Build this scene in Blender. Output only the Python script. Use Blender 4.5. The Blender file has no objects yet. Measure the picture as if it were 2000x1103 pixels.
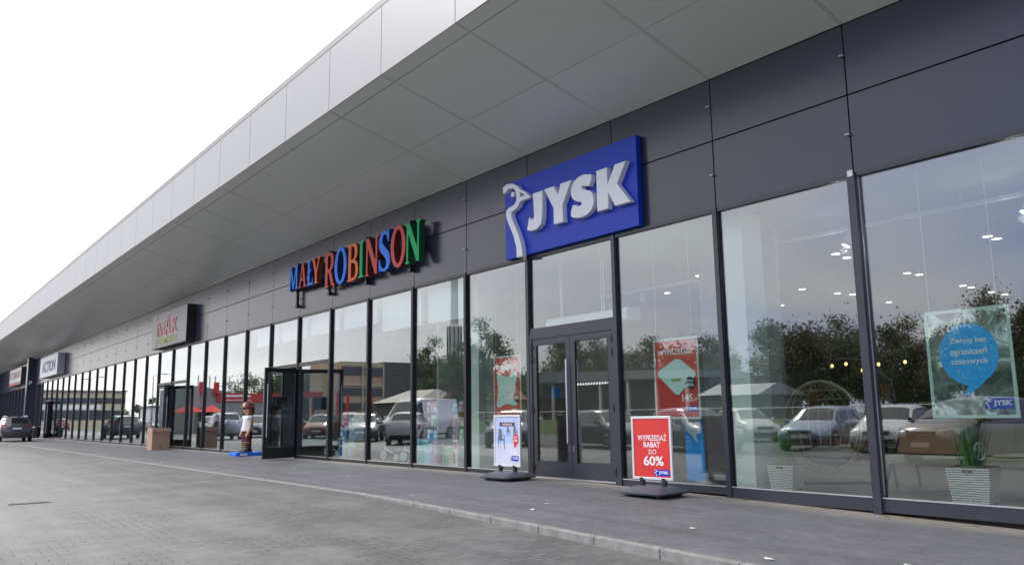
import bpy, bmesh, math, random
from mathutils import Vector, Matrix
R = math.radians
random.seed(7)
SC = bpy.context.scene
COL = SC.collection

# ------------------------------------------------------------------ helpers
def tag(o, label=None, cat=None, group=None, kind=None):
    if label: o['label'] = label
    if cat: o['category'] = cat
    if group: o['group'] = group
    if kind: o['kind'] = kind
    return o

def empty(name, loc=(0, 0, 0), rz=0.0, label=None, cat=None, group=None):
    o = bpy.data.objects.new(name, None)
    o.empty_display_size = 0.2
    COL.objects.link(o)
    o.location = loc
    o.rotation_euler = (0, 0, rz)
    return tag(o, label, cat, group)

def copy_tree(o, parent=None):
    c = o.copy()
    COL.objects.link(c)
    c.parent = parent
    for ch in list(o.children):
        copy_tree(ch, c)
    return c

class MB:
    """collects polygons and links them as one mesh object"""
    def __init__(s):
        s.v = []; s.f = []; s.m = []; s.mi = 0
    def add(s, vs, fs):
        b = len(s.v)
        s.v += [tuple(v) for v in vs]
        for f in fs:
            s.f.append([b + i for i in f]); s.m.append(s.mi)
        return s
    def box(s, x0, x1, y0, y1, z0, z1):
        return s.add([(x0, y0, z0), (x1, y0, z0), (x1, y1, z0), (x0, y1, z0),
                      (x0, y0, z1), (x1, y0, z1), (x1, y1, z1), (x0, y1, z1)],
                     [(0, 3, 2, 1), (4, 5, 6, 7), (0, 1, 5, 4), (1, 2, 6, 5), (2, 3, 7, 6), (3, 0, 4, 7)])
    def obox(s, c, ax, ay, az):
        """box with centre c and half axis vectors"""
        c, ax, ay, az = map(Vector, (c, ax, ay, az))
        vs = [c - ax - ay - az, c + ax - ay - az, c + ax + ay - az, c - ax + ay - az,
              c - ax - ay + az, c + ax - ay + az, c + ax + ay + az, c - ax + ay + az]
        return s.add(vs, [(0, 3, 2, 1), (4, 5, 6, 7), (0, 1, 5, 4), (1, 2, 6, 5), (2, 3, 7, 6), (3, 0, 4, 7)])
    def hexa(s, lo, hi):
        """prism between two equal loops of points"""
        n = len(lo)
        fs = [tuple(reversed(range(n))), tuple(range(n, 2 * n))]
        for i in range(n):
            j = (i + 1) % n
            fs.append((i, j, n + j, n + i))
        return s.add(list(lo) + list(hi), fs)
    def ring(s, x0, x1, z0, z1, l, r, b, t, y0, y1):
        """rectangular frame as one closed piece"""
        o = [(x0, z0), (x1, z0), (x1, z1), (x0, z1)]; i = [(x0 + l, z0 + b), (x1 - r, z0 + b), (x1 - r, z1 - t), (x0 + l, z1 - t)]
        vs = [(x, y0, z) for x, z in o] + [(x, y0, z) for x, z in i] + [(x, y1, z) for x, z in o] + [(x, y1, z) for x, z in i]
        fs = []
        for k in range(4):
            j = (k + 1) % 4
            fs += [(k, j, 4 + j, 4 + k), (8 + j, 8 + k, 12 + k, 12 + j), (j, k, 8 + k, 8 + j), (4 + k, 4 + j, 12 + j, 12 + k)]
        return s.add(vs, fs)
    def tube(s, pts, r, seg=8, closed=False, cap=True):
        pts = [Vector(p) for p in pts]
        rs = r if isinstance(r, (list, tuple)) else [r] * len(pts)
        n = len(pts); vs = []; prev = None
        for i, p in enumerate(pts):
            if closed: d = pts[(i + 1) % n] - pts[i - 1]
            else: d = pts[min(i + 1, n - 1)] - pts[max(i - 1, 0)]
            d = d.normalized() if d.length > 1e-9 else Vector((0, 0, 1))
            if prev is None:
                a = Vector((0, 0, 1)) if abs(d.z) < .9 else Vector((1, 0, 0))
                u = d.cross(a).normalized()
            else:
                u = (prev - d * prev.dot(d))
                u = u.normalized() if u.length > 1e-6 else d.orthogonal().normalized()
            prev = u
            w = d.cross(u)
            for k in range(seg):
                t = 2 * math.pi * k / seg
                vs.append(p + (u * math.cos(t) + w * math.sin(t)) * rs[i])
        fs = []
        for i in range(n if closed else n - 1):
            a = i * seg; b = ((i + 1) % n) * seg
            for k in range(seg):
                k2 = (k + 1) % seg
                fs.append((a + k, a + k2, b + k2, b + k))
        if cap and not closed:
            fs.append(tuple(reversed(range(seg)))); fs.append(tuple(range((n - 1) * seg, n * seg)))
        return s.add(vs, fs)
    def loft(s, rings, cap=True):
        """rings: list of equal-length point lists"""
        n = len(rings[0]); vs = [p for r in rings for p in r]; fs = []
        for i in range(len(rings) - 1):
            for k in range(n):
                k2 = (k + 1) % n
                fs.append((i * n + k, i * n + k2, (i + 1) * n + k2, (i + 1) * n + k))
        if cap:
            fs.append(tuple(reversed(range(n)))); fs.append(tuple(range((len(rings) - 1) * n, len(rings) * n)))
        return s.add(vs, fs)
    def ell(s, secs, seg=16, cap=True):
        """secs: (x, y, z, rx, ry) ellipses stacked along z"""
        return s.loft([[(x + rx * math.cos(2 * math.pi * k / seg), y + ry * math.sin(2 * math.pi * k / seg), z)
                        for k in range(seg)] for x, y, z, rx, ry in secs], cap)
    def ball(s, c, rx, ry, rz, seg=16, rings=9):
        secs = []
        for i in range(rings):
            t = -math.pi / 2 + math.pi * (i + .02) / (rings - 1 + .04)
            secs.append((c[0], c[1], c[2] + rz * math.sin(t), max(rx * math.cos(t), 1e-3), max(ry * math.cos(t), 1e-3)))
        return s.ell(secs, seg)
    def disc_cyl(s, c, axis, r, h, seg=24):
        c = Vector(c); a = Vector(axis).normalized()
        return s.tube([c - a * h / 2, c + a * h / 2], r, seg)
    def build(s, name, mats, parent=None, bevel=0.0, smooth=False, angle=35):
        me = bpy.data.meshes.new(name)
        me.from_pydata(s.v, [], s.f)
        if not isinstance(mats, (list, tuple)): mats = [mats]
        for m in mats: me.materials.append(m)
        for p, mi in zip(me.polygons, s.m): p.material_index = mi
        bm = bmesh.new(); bm.from_mesh(me)
        if bevel:
            bmesh.ops.bevel(bm, geom=[e for e in bm.edges if e.is_manifold and e.calc_face_angle(0) > .4], offset=bevel, segments=2, profile=.6, affect='EDGES', clamp_overlap=True)
        bmesh.ops.recalc_face_normals(bm, faces=bm.faces)
        if smooth:
            for f in bm.faces: f.smooth = True
            for e in bm.edges:
                e.smooth = not (e.is_manifold and e.calc_face_angle(0) > R(angle))
        bm.to_mesh(me); bm.free()
        o = bpy.data.objects.new(name, me)
        COL.objects.link(o)
        if parent: o.parent = parent
        return o

# ------------------------------------------------------------------ materials
def mat(name, base=(.5, .5, .5), rough=.5, metal=0.0, spec=.5, var=0.0, scale=4.0, bump=0.0, bscale=60.0, emit=None, est=0.0, coat=0.0, rvar=0.0):
    m = bpy.data.materials.new(name); m.use_nodes = True
    nt = m.node_tree; b = nt.nodes['Principled BSDF']
    b.inputs['Base Color'].default_value = (*base, 1); b.inputs['Roughness'].default_value = rough
    b.inputs['Metallic'].default_value = metal; b.inputs['Specular IOR Level'].default_value = spec
    b.inputs['Coat Weight'].default_value = coat; b.inputs['Coat Roughness'].default_value = .06
    if emit:
        b.inputs['Emission Color'].default_value = (*emit, 1); b.inputs['Emission Strength'].default_value = est
    tc = nt.nodes.new('ShaderNodeTexCoord')
    if var:
        n = nt.nodes.new('ShaderNodeTexNoise'); n.inputs['Scale'].default_value = scale; n.inputs['Detail'].default_value = 6
        n.inputs['Roughness'].default_value = .65
        nt.links.new(tc.outputs['Object'], n.inputs['Vector'])
        r = nt.nodes.new('ShaderNodeMapRange'); r.inputs['From Min'].default_value = .3; r.inputs['From Max'].default_value = .7
        r.inputs['To Min'].default_value = 1 - var; r.inputs['To Max'].default_value = 1 + var
        nt.links.new(n.outputs['Fac'], r.inputs['Value'])
        x = nt.nodes.new('ShaderNodeMix'); x.data_type = 'RGBA'; x.blend_type = 'MULTIPLY'; x.inputs['Factor'].default_value = 1
        x.inputs['A'].default_value = (*base, 1)
        nt.links.new(r.outputs['Result'], x.inputs['B']); nt.links.new(x.outputs['Result'], b.inputs['Base Color'])
        if rvar:
            r2 = nt.nodes.new('ShaderNodeMapRange'); r2.inputs['From Min'].default_value = .3; r2.inputs['From Max'].default_value = .7
            r2.inputs['To Min'].default_value = max(.02, rough - rvar); r2.inputs['To Max'].default_value = rough + rvar
            nt.links.new(n.outputs['Fac'], r2.inputs['Value']); nt.links.new(r2.outputs['Result'], b.inputs['Roughness'])
    if bump:
        n = nt.nodes.new('ShaderNodeTexNoise'); n.inputs['Scale'].default_value = bscale; n.inputs['Detail'].default_value = 4
        nt.links.new(tc.outputs['Object'], n.inputs['Vector'])
        bp = nt.nodes.new('ShaderNodeBump'); bp.inputs['Strength'].default_value = bump; bp.inputs['Distance'].default_value = .02
        nt.links.new(n.outputs['Fac'], bp.inputs['Height']); nt.links.new(bp.outputs['Normal'], b.inputs['Normal'])
    return m

def glass_mat(name, f0, tint, power=4.0, rough=0.0, wave=0.0):
    m = bpy.data.materials.new(name); m.use_nodes = True
    nt = m.node_tree; nt.nodes.clear()
    out = nt.nodes.new('ShaderNodeOutputMaterial')
    mx = nt.nodes.new('ShaderNodeMixShader'); tr = nt.nodes.new('ShaderNodeBsdfTransparent'); gl = nt.nodes.new('ShaderNodeBsdfGlossy')
    tr.inputs['Color'].default_value = (*tint, 1); gl.inputs['Roughness'].default_value = rough
    gl.inputs['Color'].default_value = (.96, .97, 1, 1)
    lw = nt.nodes.new('ShaderNodeLayerWeight'); lw.inputs['Blend'].default_value = .5
    p = nt.nodes.new('ShaderNodeMath'); p.operation = 'POWER'; p.inputs[1].default_value = power
    ma = nt.nodes.new('ShaderNodeMath'); ma.operation = 'MULTIPLY_ADD'; ma.inputs[1].default_value = 1 - f0; ma.inputs[2].default_value = f0
    nt.links.new(lw.outputs['Facing'], p.inputs[0]); nt.links.new(p.outputs[0], ma.inputs[0])
    nt.links.new(ma.outputs[0], mx.inputs['Fac'])
    nt.links.new(tr.outputs[0], mx.inputs[1]); nt.links.new(gl.outputs[0], mx.inputs[2]); nt.links.new(mx.outputs[0], out.inputs['Surface'])
    if wave:
        tc = nt.nodes.new('ShaderNodeTexCoord'); n = nt.nodes.new('ShaderNodeTexNoise'); n.inputs['Scale'].default_value = .55; n.inputs['Detail'].default_value = 0
        nt.links.new(tc.outputs['Object'], n.inputs['Vector'])
        bp = nt.nodes.new('ShaderNodeBump'); bp.inputs['Strength'].default_value = wave; bp.inputs['Distance'].default_value = .02
        nt.links.new(n.outputs['Fac'], bp.inputs['Height']); nt.links.new(bp.outputs['Normal'], gl.inputs['Normal'])
    return m

def paver_mat(name, c1, c2, cm, bw, bh, zig=0.0, rot=0.0, rough=.6, spec=.5, bumpd=.004, stain=.25, mort=.006, dust=False, jlight=.7):
    m = bpy.data.materials.new(name); m.use_nodes = True
    nt = m.node_tree; b = nt.nodes['Principled BSDF']; L = nt.links.new
    tc = nt.nodes.new('ShaderNodeTexCoord'); mp = nt.nodes.new('ShaderNodeMapping'); mp.inputs['Rotation'].default_value = (0, 0, rot)
    L(tc.outputs['Object'], mp.inputs['Vector'])
    vec = mp.outputs['Vector']
    if zig:
        sx = nt.nodes.new('ShaderNodeSeparateXYZ'); L(vec, sx.inputs[0])
        pp = nt.nodes.new('ShaderNodeMath'); pp.operation = 'PINGPONG'; pp.inputs[1].default_value = bw / 2
        L(sx.outputs['X'], pp.inputs[0])
        mu = nt.nodes.new('ShaderNodeMath'); mu.operation = 'MULTIPLY_ADD'; mu.inputs[1].default_value = zig; L(pp.outputs[0], mu.inputs[0]); L(sx.outputs['Y'], mu.inputs[2])
        cx = nt.nodes.new('ShaderNodeCombineXYZ'); L(sx.outputs['X'], cx.inputs['X']); L(mu.outputs[0], cx.inputs['Y'])
        vec = cx.outputs[0]
    # small settling of the stones
    nz = nt.nodes.new('ShaderNodeTexNoise'); nz.inputs['Scale'].default_value = 1.7; nz.inputs['Detail'].default_value = 2; L(tc.outputs['Object'], nz.inputs['Vector'])
    vm = nt.nodes.new('ShaderNodeVectorMath'); vm.operation = 'MULTIPLY_ADD'; vm.inputs[1].default_value = (.02, .02, 0); L(nz.outputs['Color'], vm.inputs[0]); L(vec, vm.inputs[2])
    br = nt.nodes.new('ShaderNodeTexBrick'); br.inputs['Scale'].default_value = 1
    br.inputs['Brick Width'].default_value = bw; br.inputs['Row Height'].default_value = bh; br.inputs['Mortar Size'].default_value = mort
    br.inputs['Mortar Smooth'].default_value = .3; br.inputs['Bias'].default_value = 0
    br.inputs['Color1'].default_value = (*c1, 1); br.inputs['Color2'].default_value = (*c2, 1); br.inputs['Mortar'].default_value = (*cm, 1)
    L(vm.outputs[0], br.inputs['Vector'])
    jn = nt.nodes.new('ShaderNodeTexNoise'); jn.inputs['Scale'].default_value = .9; jn.inputs['Detail'].default_value = 5; L(tc.outputs['Object'], jn.inputs['Vector'])
    jr = nt.nodes.new('ShaderNodeValToRGB'); je = jr.color_ramp.elements
    je[0].position = .42; je[0].color = (*cm, 1); je[1].position = .62; je[1].color = (*[min(1, c * jlight) for c in c2], 1)
    L(jn.outputs['Fac'], jr.inputs[0]); L(jr.outputs[0], br.inputs['Mortar'])
    n = nt.nodes.new('ShaderNodeTexNoise'); n.inputs['Scale'].default_value = .45; n.inputs['Detail'].default_value = 8; n.inputs['Roughness'].default_value = .7
    L(tc.outputs['Object'], n.inputs['Vector'])
    r = nt.nodes.new('ShaderNodeMapRange'); r.inputs['From Min'].default_value = .3; r.inputs['From Max'].default_value = .7; r.inputs['To Min'].default_value = 1 - stain; r.inputs['To Max'].default_value = 1 + stain
    L(n.outputs['Fac'], r.inputs['Value'])
    x = nt.nodes.new('ShaderNodeMix'); x.data_type = 'RGBA'; x.blend_type = 'MULTIPLY'; x.inputs['Factor'].default_value = 1
    L(br.outputs['Color'], x.inputs['A']); L(r.outputs['Result'], x.inputs['B'])
    g = nt.nodes.new('ShaderNodeTexNoise'); g.inputs['Scale'].default_value = 120; g.inputs['Detail'].default_value = 3; L(tc.outputs['Object'], g.inputs['Vector'])
    r2 = nt.nodes.new('ShaderNodeMapRange'); r2.inputs['From Min'].default_value = .3; r2.inputs['From Max'].default_value = .7; r2.inputs['To Min'].default_value = .86; r2.inputs['To Max'].default_value = 1.14
    L(g.outputs['Fac'], r2.inputs['Value'])
    x2 = nt.nodes.new('ShaderNodeMix'); x2.data_type = 'RGBA'; x2.blend_type = 'MULTIPLY'; x2.inputs['Factor'].default_value = 1
    tm = nt.nodes.new('ShaderNodeMapping'); tm.inputs['Scale'].default_value = (.07, 2.2, 1); L(tc.outputs['Object'], tm.inputs['Vector'])
    tn = nt.nodes.new('ShaderNodeTexNoise'); tn.inputs['Scale'].default_value = 1; tn.inputs['Detail'].default_value = 4; L(tm.outputs[0], tn.inputs['Vector'])
    tr_ = nt.nodes.new('ShaderNodeMapRange'); tr_.inputs['From Min'].default_value = .35; tr_.inputs['From Max'].default_value = .65; tr_.inputs['To Min'].default_value = .87; tr_.inputs['To Max'].default_value = 1.08
    L(tn.outputs['Fac'], tr_.inputs['Value'])
    xt = nt.nodes.new('ShaderNodeMix'); xt.data_type = 'RGBA'; xt.blend_type = 'MULTIPLY'; xt.inputs['Factor'].default_value = 1
    L(x.outputs['Result'], xt.inputs['A']); L(tr_.outputs['Result'], xt.inputs['B'])
    src = xt.outputs['Result']
    if dust:      # sandy dirt swept against the foot of the glass wall
        sy = nt.nodes.new('ShaderNodeSeparateXYZ'); L(tc.outputs['Object'], sy.inputs[0])
        a1 = nt.nodes.new('ShaderNodeMath'); a1.operation = 'MULTIPLY_ADD'; a1.inputs[1].default_value = .9; L(n.outputs['Fac'], a1.inputs[0]); L(sy.outputs['Y'], a1.inputs[2])
        dr = nt.nodes.new('ShaderNodeMapRange'); dr.inputs['From Min'].default_value = -.30; dr.inputs['From Max'].default_value = .36; dr.inputs['To Min'].default_value = 0; dr.inputs['To Max'].default_value = .85
        L(a1.outputs[0], dr.inputs['Value'])
        xd = nt.nodes.new('ShaderNodeMix'); xd.data_type = 'RGBA'; xd.inputs['B'].default_value = (.30, .275, .235, 1); L(dr.outputs['Result'], xd.inputs['Factor']); L(src, xd.inputs['A']); src = xd.outputs['Result']
        vo = nt.nodes.new('ShaderNodeTexVoronoi'); vo.inputs['Scale'].default_value = 1.5; L(tc.outputs['Object'], vo.inputs['Vector'])
        vr = nt.nodes.new('ShaderNodeMapRange'); vr.inputs['From Min'].default_value = .03; vr.inputs['From Max'].default_value = .055; vr.inputs['To Min'].default_value = .55; vr.inputs['To Max'].default_value = 1
        L(vo.outputs['Distance'], vr.inputs['Value'])
        xg = nt.nodes.new('ShaderNodeMix'); xg.data_type = 'RGBA'; xg.blend_type = 'MULTIPLY'; xg.inputs['Factor'].default_value = 1
        L(src, xg.inputs['A']); L(vr.outputs['Result'], xg.inputs['B']); src = xg.outputs['Result']
    L(src, x2.inputs['A']); L(r2.outputs['Result'], x2.inputs['B']); L(x2.outputs['Result'], b.inputs['Base Color'])
    r3 = nt.nodes.new('ShaderNodeMapRange'); r3.inputs['From Min'].default_value = .3; r3.inputs['From Max'].default_value = .7; r3.inputs['To Min'].default_value = rough - .1; r3.inputs['To Max'].default_value = rough + .1
    L(n.outputs['Fac'], r3.inputs['Value']); L(r3.outputs['Result'], b.inputs['Roughness'])
    b.inputs['Specular IOR Level'].default_value = spec
    bp = nt.nodes.new('ShaderNodeBump'); bp.invert = True; bp.inputs['Strength'].default_value = .8; bp.inputs['Distance'].default_value = bumpd
    L(br.outputs['Fac'], bp.inputs['Height'])
    bp2 = nt.nodes.new('ShaderNodeBump'); bp2.inputs['Strength'].default_value = .35; bp2.inputs['Distance'].default_value = .02
    L(g.outputs['Fac'], bp2.inputs['Height']); L(bp.outputs['Normal'], bp2.inputs['Normal']); L(bp2.outputs['Normal'], b.inputs['Normal'])
    return m

M = {}
M['clad'] = mat('anthracite cladding', (.028, .034, .052), .24, spec=.5, var=.03, scale=.5)
M['joint'] = mat('dark joint', (.01, .01, .012), .8)
M['frame'] = mat('anthracite frame', (.03, .034, .045), .38, spec=.5, var=.06)
M['frame_dk'] = mat('black frame', (.012, .013, .017), .4)
M['trim'] = mat('aluminium trim', (.62, .63, .65), .35, metal=.7)
M['fascia'] = mat('white composite panel', (.262, .266, .278), .4, var=.02, scale=.8)
M['coping'] = mat('grey coping', (.20, .205, .21), .45, var=.06)
M['soffit'] = mat('silver grey soffit panel', (.84, .85, .81), .27, spec=.5, var=.015, scale=.4)
M['glass'] = glass_mat('shop glass', .122, (.84, .90, .88), 3.6, wave=.03)
M['doorglass'] = glass_mat('door glass', .105, (.84, .90, .88), 3.8, wave=.01)
M['white'] = mat('white paint', (.78, .79, .78), .5, var=.03)
M['wallwhite'] = mat('interior white wall', (.72, .76, .73), .7, var=.03)
M['ceil'] = mat('interior ceiling', (.24, .25, .26), .8, var=.04)
M['wallgrey'] = mat('interior wall', (.3, .3, .31), .8, var=.1)
M['walldark'] = mat('interior dark wall', (.16, .15, .15), .8, var=.2)
M['floor_in'] = mat('interior floor', (.065, .048, .036), .5, var=.15, scale=3)
M['steel'] = mat('brushed steel', (.72, .72, .73), .25, metal=1)
M['black'] = mat('black plastic', (.015, .015, .017), .45)
M['base_pl'] = mat('grey plastic base', (.055, .062, .08), .5, var=.1, scale=12)
M['alu'] = mat('silver frame', (.72, .73, .74), .35, metal=.35)
M['kerb'] = mat('kerb concrete', (.21, .206, .198), .8, var=.3, scale=5, bump=.3)
M['jblue'] = mat('sign blue', (.008, .046, .44), .45, spec=.3, var=.03)
M['signwhite'] = mat('sign white', (.78, .79, .80), .35)
M['red_poster'] = mat('poster red', (.62, .035, .03), .45, var=.08, scale=3)
M['lightblue_poster'] = mat('poster pale blue', (.42, .52, .78), .45, var=.12, scale=3)
M['bubble'] = mat('bubble blue', (.015, .40, .92), .45, spec=.3)
M['bannerblue'] = mat('banner blue', (.01, .30, .82), .5, var=.08)
M['pillow'] = mat('pillow pale green', (.62, .78, .74), .7, var=.05)
M['acrylic'] = mat('clear poster sleeve', (.55, .66, .62), .25)
M['card'] = mat('cardboard', (.40, .26, .17), .8, var=.12, scale=7)
M['cardtape'] = mat('parcel tape', (.27, .165, .09), .4)
M['plinthblue'] = mat('plinth blue', (.01, .16, .72), .4)
M['skin'] = mat('painted skin', (.66, .36, .22), .35)
M['hair'] = mat('painted brown hair', (.17, .045, .03), .4, var=.1)
M['blouse'] = mat('painted white', (.78, .78, .77), .4)
M['maroon'] = mat('painted dark red', (.10, .012, .012), .4)
M['boot'] = mat('painted boots', (.025, .016, .012), .4)
M['gold'] = mat('painted gold', (.55, .36, .12), .4)
M['wicker'] = mat('pale wicker', (.74, .72, .64), .7, var=.15, scale=30, bump=.6, bscale=40)
M['wickerdark'] = mat('brown wicker', (.12, .07, .045), .7, var=.2, scale=30, bump=.6)
M['cane'] = mat('cane', (.42, .36, .23), .5, var=.1)
M['leafin'] = mat('grass plant', (.14, .30, .08), .5, var=.3, scale=8)
M['sofa'] = mat('brown sofa cushion', (.36, .19, .11), .9, var=.12, scale=6)
M['seat'] = mat('beige seat', (.55, .48, .38), .9, var=.08)
M['pil_beige'] = mat('taupe pillow', (.34, .29, .25), .9, var=.08)
M['lamp_on'] = mat('lit lamp', (1, .95, .85), .5, emit=(1, .95, .86), est=3.2)
M['lamp_warm'] = mat('warm bulb', (1, .6, .2), .5, emit=(1, .58, .22), est=1.6)
M['paper'] = mat('paper scrap', (.75, .75, .73), .8)
M['iron'] = mat('cast iron', (.03, .03, .032), .6, metal=.4)
M['asphalt'] = mat('asphalt', (.065, .065, .068), .75, var=.15, scale=2, bump=.4, bscale=150)
M['grass'] = mat('grass', (.075, .12, .03), .9, var=.35, scale=1.5, bump=.5, bscale=30)
M['earth'] = mat('earth', (.11, .12, .08), .95, var=.3, scale=.3)
# car things
M['tyre'] = mat('tyre', (.016, .016, .017), .8)
M['rim'] = mat('alloy rim', (.5, .51, .53), .3, metal=.8)
M['cglass'] = mat('car glass', (.012, .014, .016), .04, spec=.8)
M['headl'] = mat('headlight', (.7, .72, .75), .08, spec=.8)
M['taill'] = mat('tail light', (.36, .012, .012), .12, spec=.8)
M['plate'] = mat('number plate', (.75, .75, .73), .5)
M['cblack'] = mat('car black trim', (.014, .014, .015), .5)
def paint(name, c, metal=.0): return mat(name, c, .28, metal=metal, coat=.8, var=.03)
# trees and far buildings
M['bark'] = mat('bark', (.09, .07, .05), .9, var=.3, scale=6)
M['leaf_dk'] = mat('dark leaves', (.125, .155, .08), .7, var=.35, scale=.9)
M['leaf_dk2'] = mat('olive leaves', (.17, .16, .09), .7, var=.35, scale=.9)
M['leaf_md'] = mat('green leaves', (.11, .17, .06), .7, var=.4, scale=.9)
M['leaf_lt'] = mat('pale leaves', (.24, .25, .12), .7, var=.35, scale=.9)
M['brick'] = mat('orange brick', (.50, .34, .25), .85, var=.15, scale=2)
M['concrete'] = mat('concrete', (.30, .29, .28), .85, var=.15, scale=.8)
M['concrete_dk'] = mat('dark render', (.12, .115, .11), .85, var=.15, scale=.8)
M['cream'] = mat('cream render', (.52, .45, .32), .85, var=.06)
M['win'] = mat('far window', (.06, .07, .08), .1, spec=.7)
M['roofred'] = mat('red tile', (.26, .11, .07), .85, var=.2)
M['roofgrey'] = mat('grey roof sheet', (.22, .225, .24), .5, var=.1)
M['redpanel'] = mat('red metal panel', (.50, .03, .025), .4, var=.06)
M['greypanel'] = mat('grey metal cladding', (.26, .27, .28), .5, var=.06)
M['pole'] = mat('galvanised pole', (.40, .41, .42), .5, metal=.5)
M['parasol'] = mat('red parasol cloth', (.62, .07, .06), .8, var=.05)

# ------------------------------------------------------------------ lettering
def _obj_to_mesh(ob, name):
    dg = bpy.context.evaluated_depsgraph_get(); dg.update()
    me = bpy.data.meshes.new_from_object(ob.evaluated_get(dg)); me.name = name
    return me

def _stand(me, front, side):
    """curve mesh in xy -> upright, facing -y; side faces get slot 1"""
    me.materials.clear(); me.materials.append(front)
    if side: me.materials.append(side)
    for v in me.vertices:
        x, y, z = v.co; v.co = (x, -z, y)
    me.update()
    for p in me.polygons:
        p.use_smooth = False
        p.material_index = 1 if side and abs(p.normal.y) < .5 else 0

def text(body, x0, x1, z0, z1, y, front, parent, depth=.0015, side=None, name='lettering', bold=0.0, keep=False, shear=0.0):
    """lettering fitted in the box x0..x1, z0..z1, front face at about y"""
    cu = bpy.data.curves.new('tmp', 'FONT'); cu.body = body; cu.size = 1; cu.align_x = 'CENTER'
    cu.extrude = .01; cu.offset = bold; cu.resolution_u = 4; cu.shear = shear; cu.space_line = .95
    ob = bpy.data.objects.new('tmp', cu); COL.objects.link(ob)
    me = _obj_to_mesh(ob, name); bpy.data.objects.remove(ob); bpy.data.curves.remove(cu)
    xs = [v.co.x for v in me.vertices]; ys = [v.co.y for v in me.vertices]
    sx = (x1 - x0) / (max(xs) - min(xs)); sy = (z1 - z0) / (max(ys) - min(ys))
    if keep: sx = sy = min(sx, sy)
    mx = (max(xs) + min(xs)) / 2; my = (max(ys) + min(ys)) / 2
    for v in me.vertices:
        v.co.x = (v.co.x - mx) * sx + (x0 + x1) / 2; v.co.y = (v.co.y - my) * sy + (z0 + z1) / 2
        v.co.z = (v.co.z / .01 + 1) / 2 * depth - y
    _stand(me, front, side)
    o = bpy.data.objects.new(name, me); COL.objects.link(o)
    if parent: o.parent = parent
    return o

def outline(loops, y_back, depth, front, parent, side=None, name='letter', bevel=0.0, smooth=False):
    """filled outline (with holes) in (x,z), back at y_back, standing depth towards -y"""
    cu = bpy.data.curves.new('tmp', 'CURVE'); cu.dimensions = '2D'; cu.fill_mode = 'BOTH'; cu.extrude = depth / 2 - bevel
    cu.bevel_depth = bevel; cu.bevel_resolution = 1
    if bevel: cu.offset = -bevel
    for lp in loops:
        sp = cu.splines.new('POLY'); sp.points.add(len(lp) - 1)
        for p, q in zip(sp.points, lp): p.co = (q[0], q[1], 0, 1)
        sp.use_cyclic_u = True
    ob = bpy.data.objects.new('tmp', cu); COL.objects.link(ob)
    me = _obj_to_mesh(ob, name); bpy.data.objects.remove(ob); bpy.data.curves.remove(cu)
    for v in me.vertices: v.co.z = v.co.z + depth / 2 - y_back
    _stand(me, front, side)
    o = bpy.data.objects.new(name, me); COL.objects.link(o)
    if parent: o.parent = parent
    return o

def smooth_loop(pts, n=3):
    """Catmull-Rom through the points"""
    out = []; k = len(pts)
    for i in range(k):
        p0, p1, p2, p3 = (Vector((*pts[(i + j - 1) % k], 0)) for j in range(4))
        for t in range(n):
            t = t / n
            q = .5 * ((2 * p1) + (p2 - p0) * t + (2 * p0 - 5 * p1 + 4 * p2 - p3) * t * t + (3 * p1 - p0 - 3 * p2 + p3) * t ** 3)
            out.append((q.x, q.y))
    return out

# ------------------------------------------------------------------ levels
def gz(x):       # pavement level
    t = max(0.0, x + 7.0)
    return -0.0215 * (t * t / (t + 1.5)) if t < 40 else -0.0215 * (1600 / 41.5)
def rz(x):       # road level
    t = min(1.0, max(0.0, (x + 9) / 10))
    return gz(x) - .012 - .095 * t * t * (3 - 2 * t)
XS = [-700, -400, -250, -160, -110, -80, -60, -45, -35, -28, -22, -18] + [-15 + .5 * i for i in range(61)] + [20, 30, 45, 80, 150, 300]
def sheet(name, y0, y1, zf, m, kind='structure', ys=None):
    b = MB(); ys = ys or [y0, y1]
    vs = [(x, y, zf(x)) for y in ys for x in XS]; n = len(XS)
    fs = [(j * n + i, j * n + i + 1, (j + 1) * n + i + 1, (j + 1) * n + i) for j in range(len(ys) - 1) for i in range(n - 1)]
    b.add(vs, fs)
    return tag(b.build(name, m), kind=kind)
YK = -4.30
M['road'] = paver_mat('road pavers', (.102, .101, .099), (.131, .129, .126), (.024, .024, .024), .25, .125, zig=.4, rot=R(90), rough=.5, spec=.5, bumpd=.010, stain=.13, mort=.008, jlight=1.3)
M['pave'] = paver_mat('pavement slabs', (.112, .115, .124), (.140, .142, .152), (.06, .06, .065), .2, .1, rot=R(0), rough=.62, spec=.4, bumpd=.003, stain=.22, mort=.004, dust=True)
sheet('road', -600, YK - .13, rz, M['road'], ys=[-600, -60, -25, -14, YK - .105])
sheet('car_park', -25, -10.4, lambda x: rz(x) + .005, M['asphalt'])
sheet('pavement', YK, .06, gz, M['pave'])
kb = MB()
x = -130.0
while x < 40:
    x2 = x + 1.0
    a, c = x + .006, x2 - .006
    kb.hexa([(a, YK - .112, rz(a) - .2), (c, YK - .112, rz(c) - .2), (c, YK + .0, rz(c) - .2), (a, YK + .0, rz(a) - .2)],
            [(a, YK - .104, gz(a) + .004), (c, YK - .104, gz(c) + .004), (c, YK + .0, gz(c) + .006), (a, YK + .0, gz(a) + .006)])
    x = x2
tag(kb.build('kerb', M['kerb'], bevel=.012), kind='structure')
tag(MB().add([(-3000, -3000, -1.4), (3000, -3000, -1.4), (3000, 3000, -1.4), (-3000, 3000, -1.4)], [(0, 1, 2, 3)]).build('ground', M['earth']), kind='structure')

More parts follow.
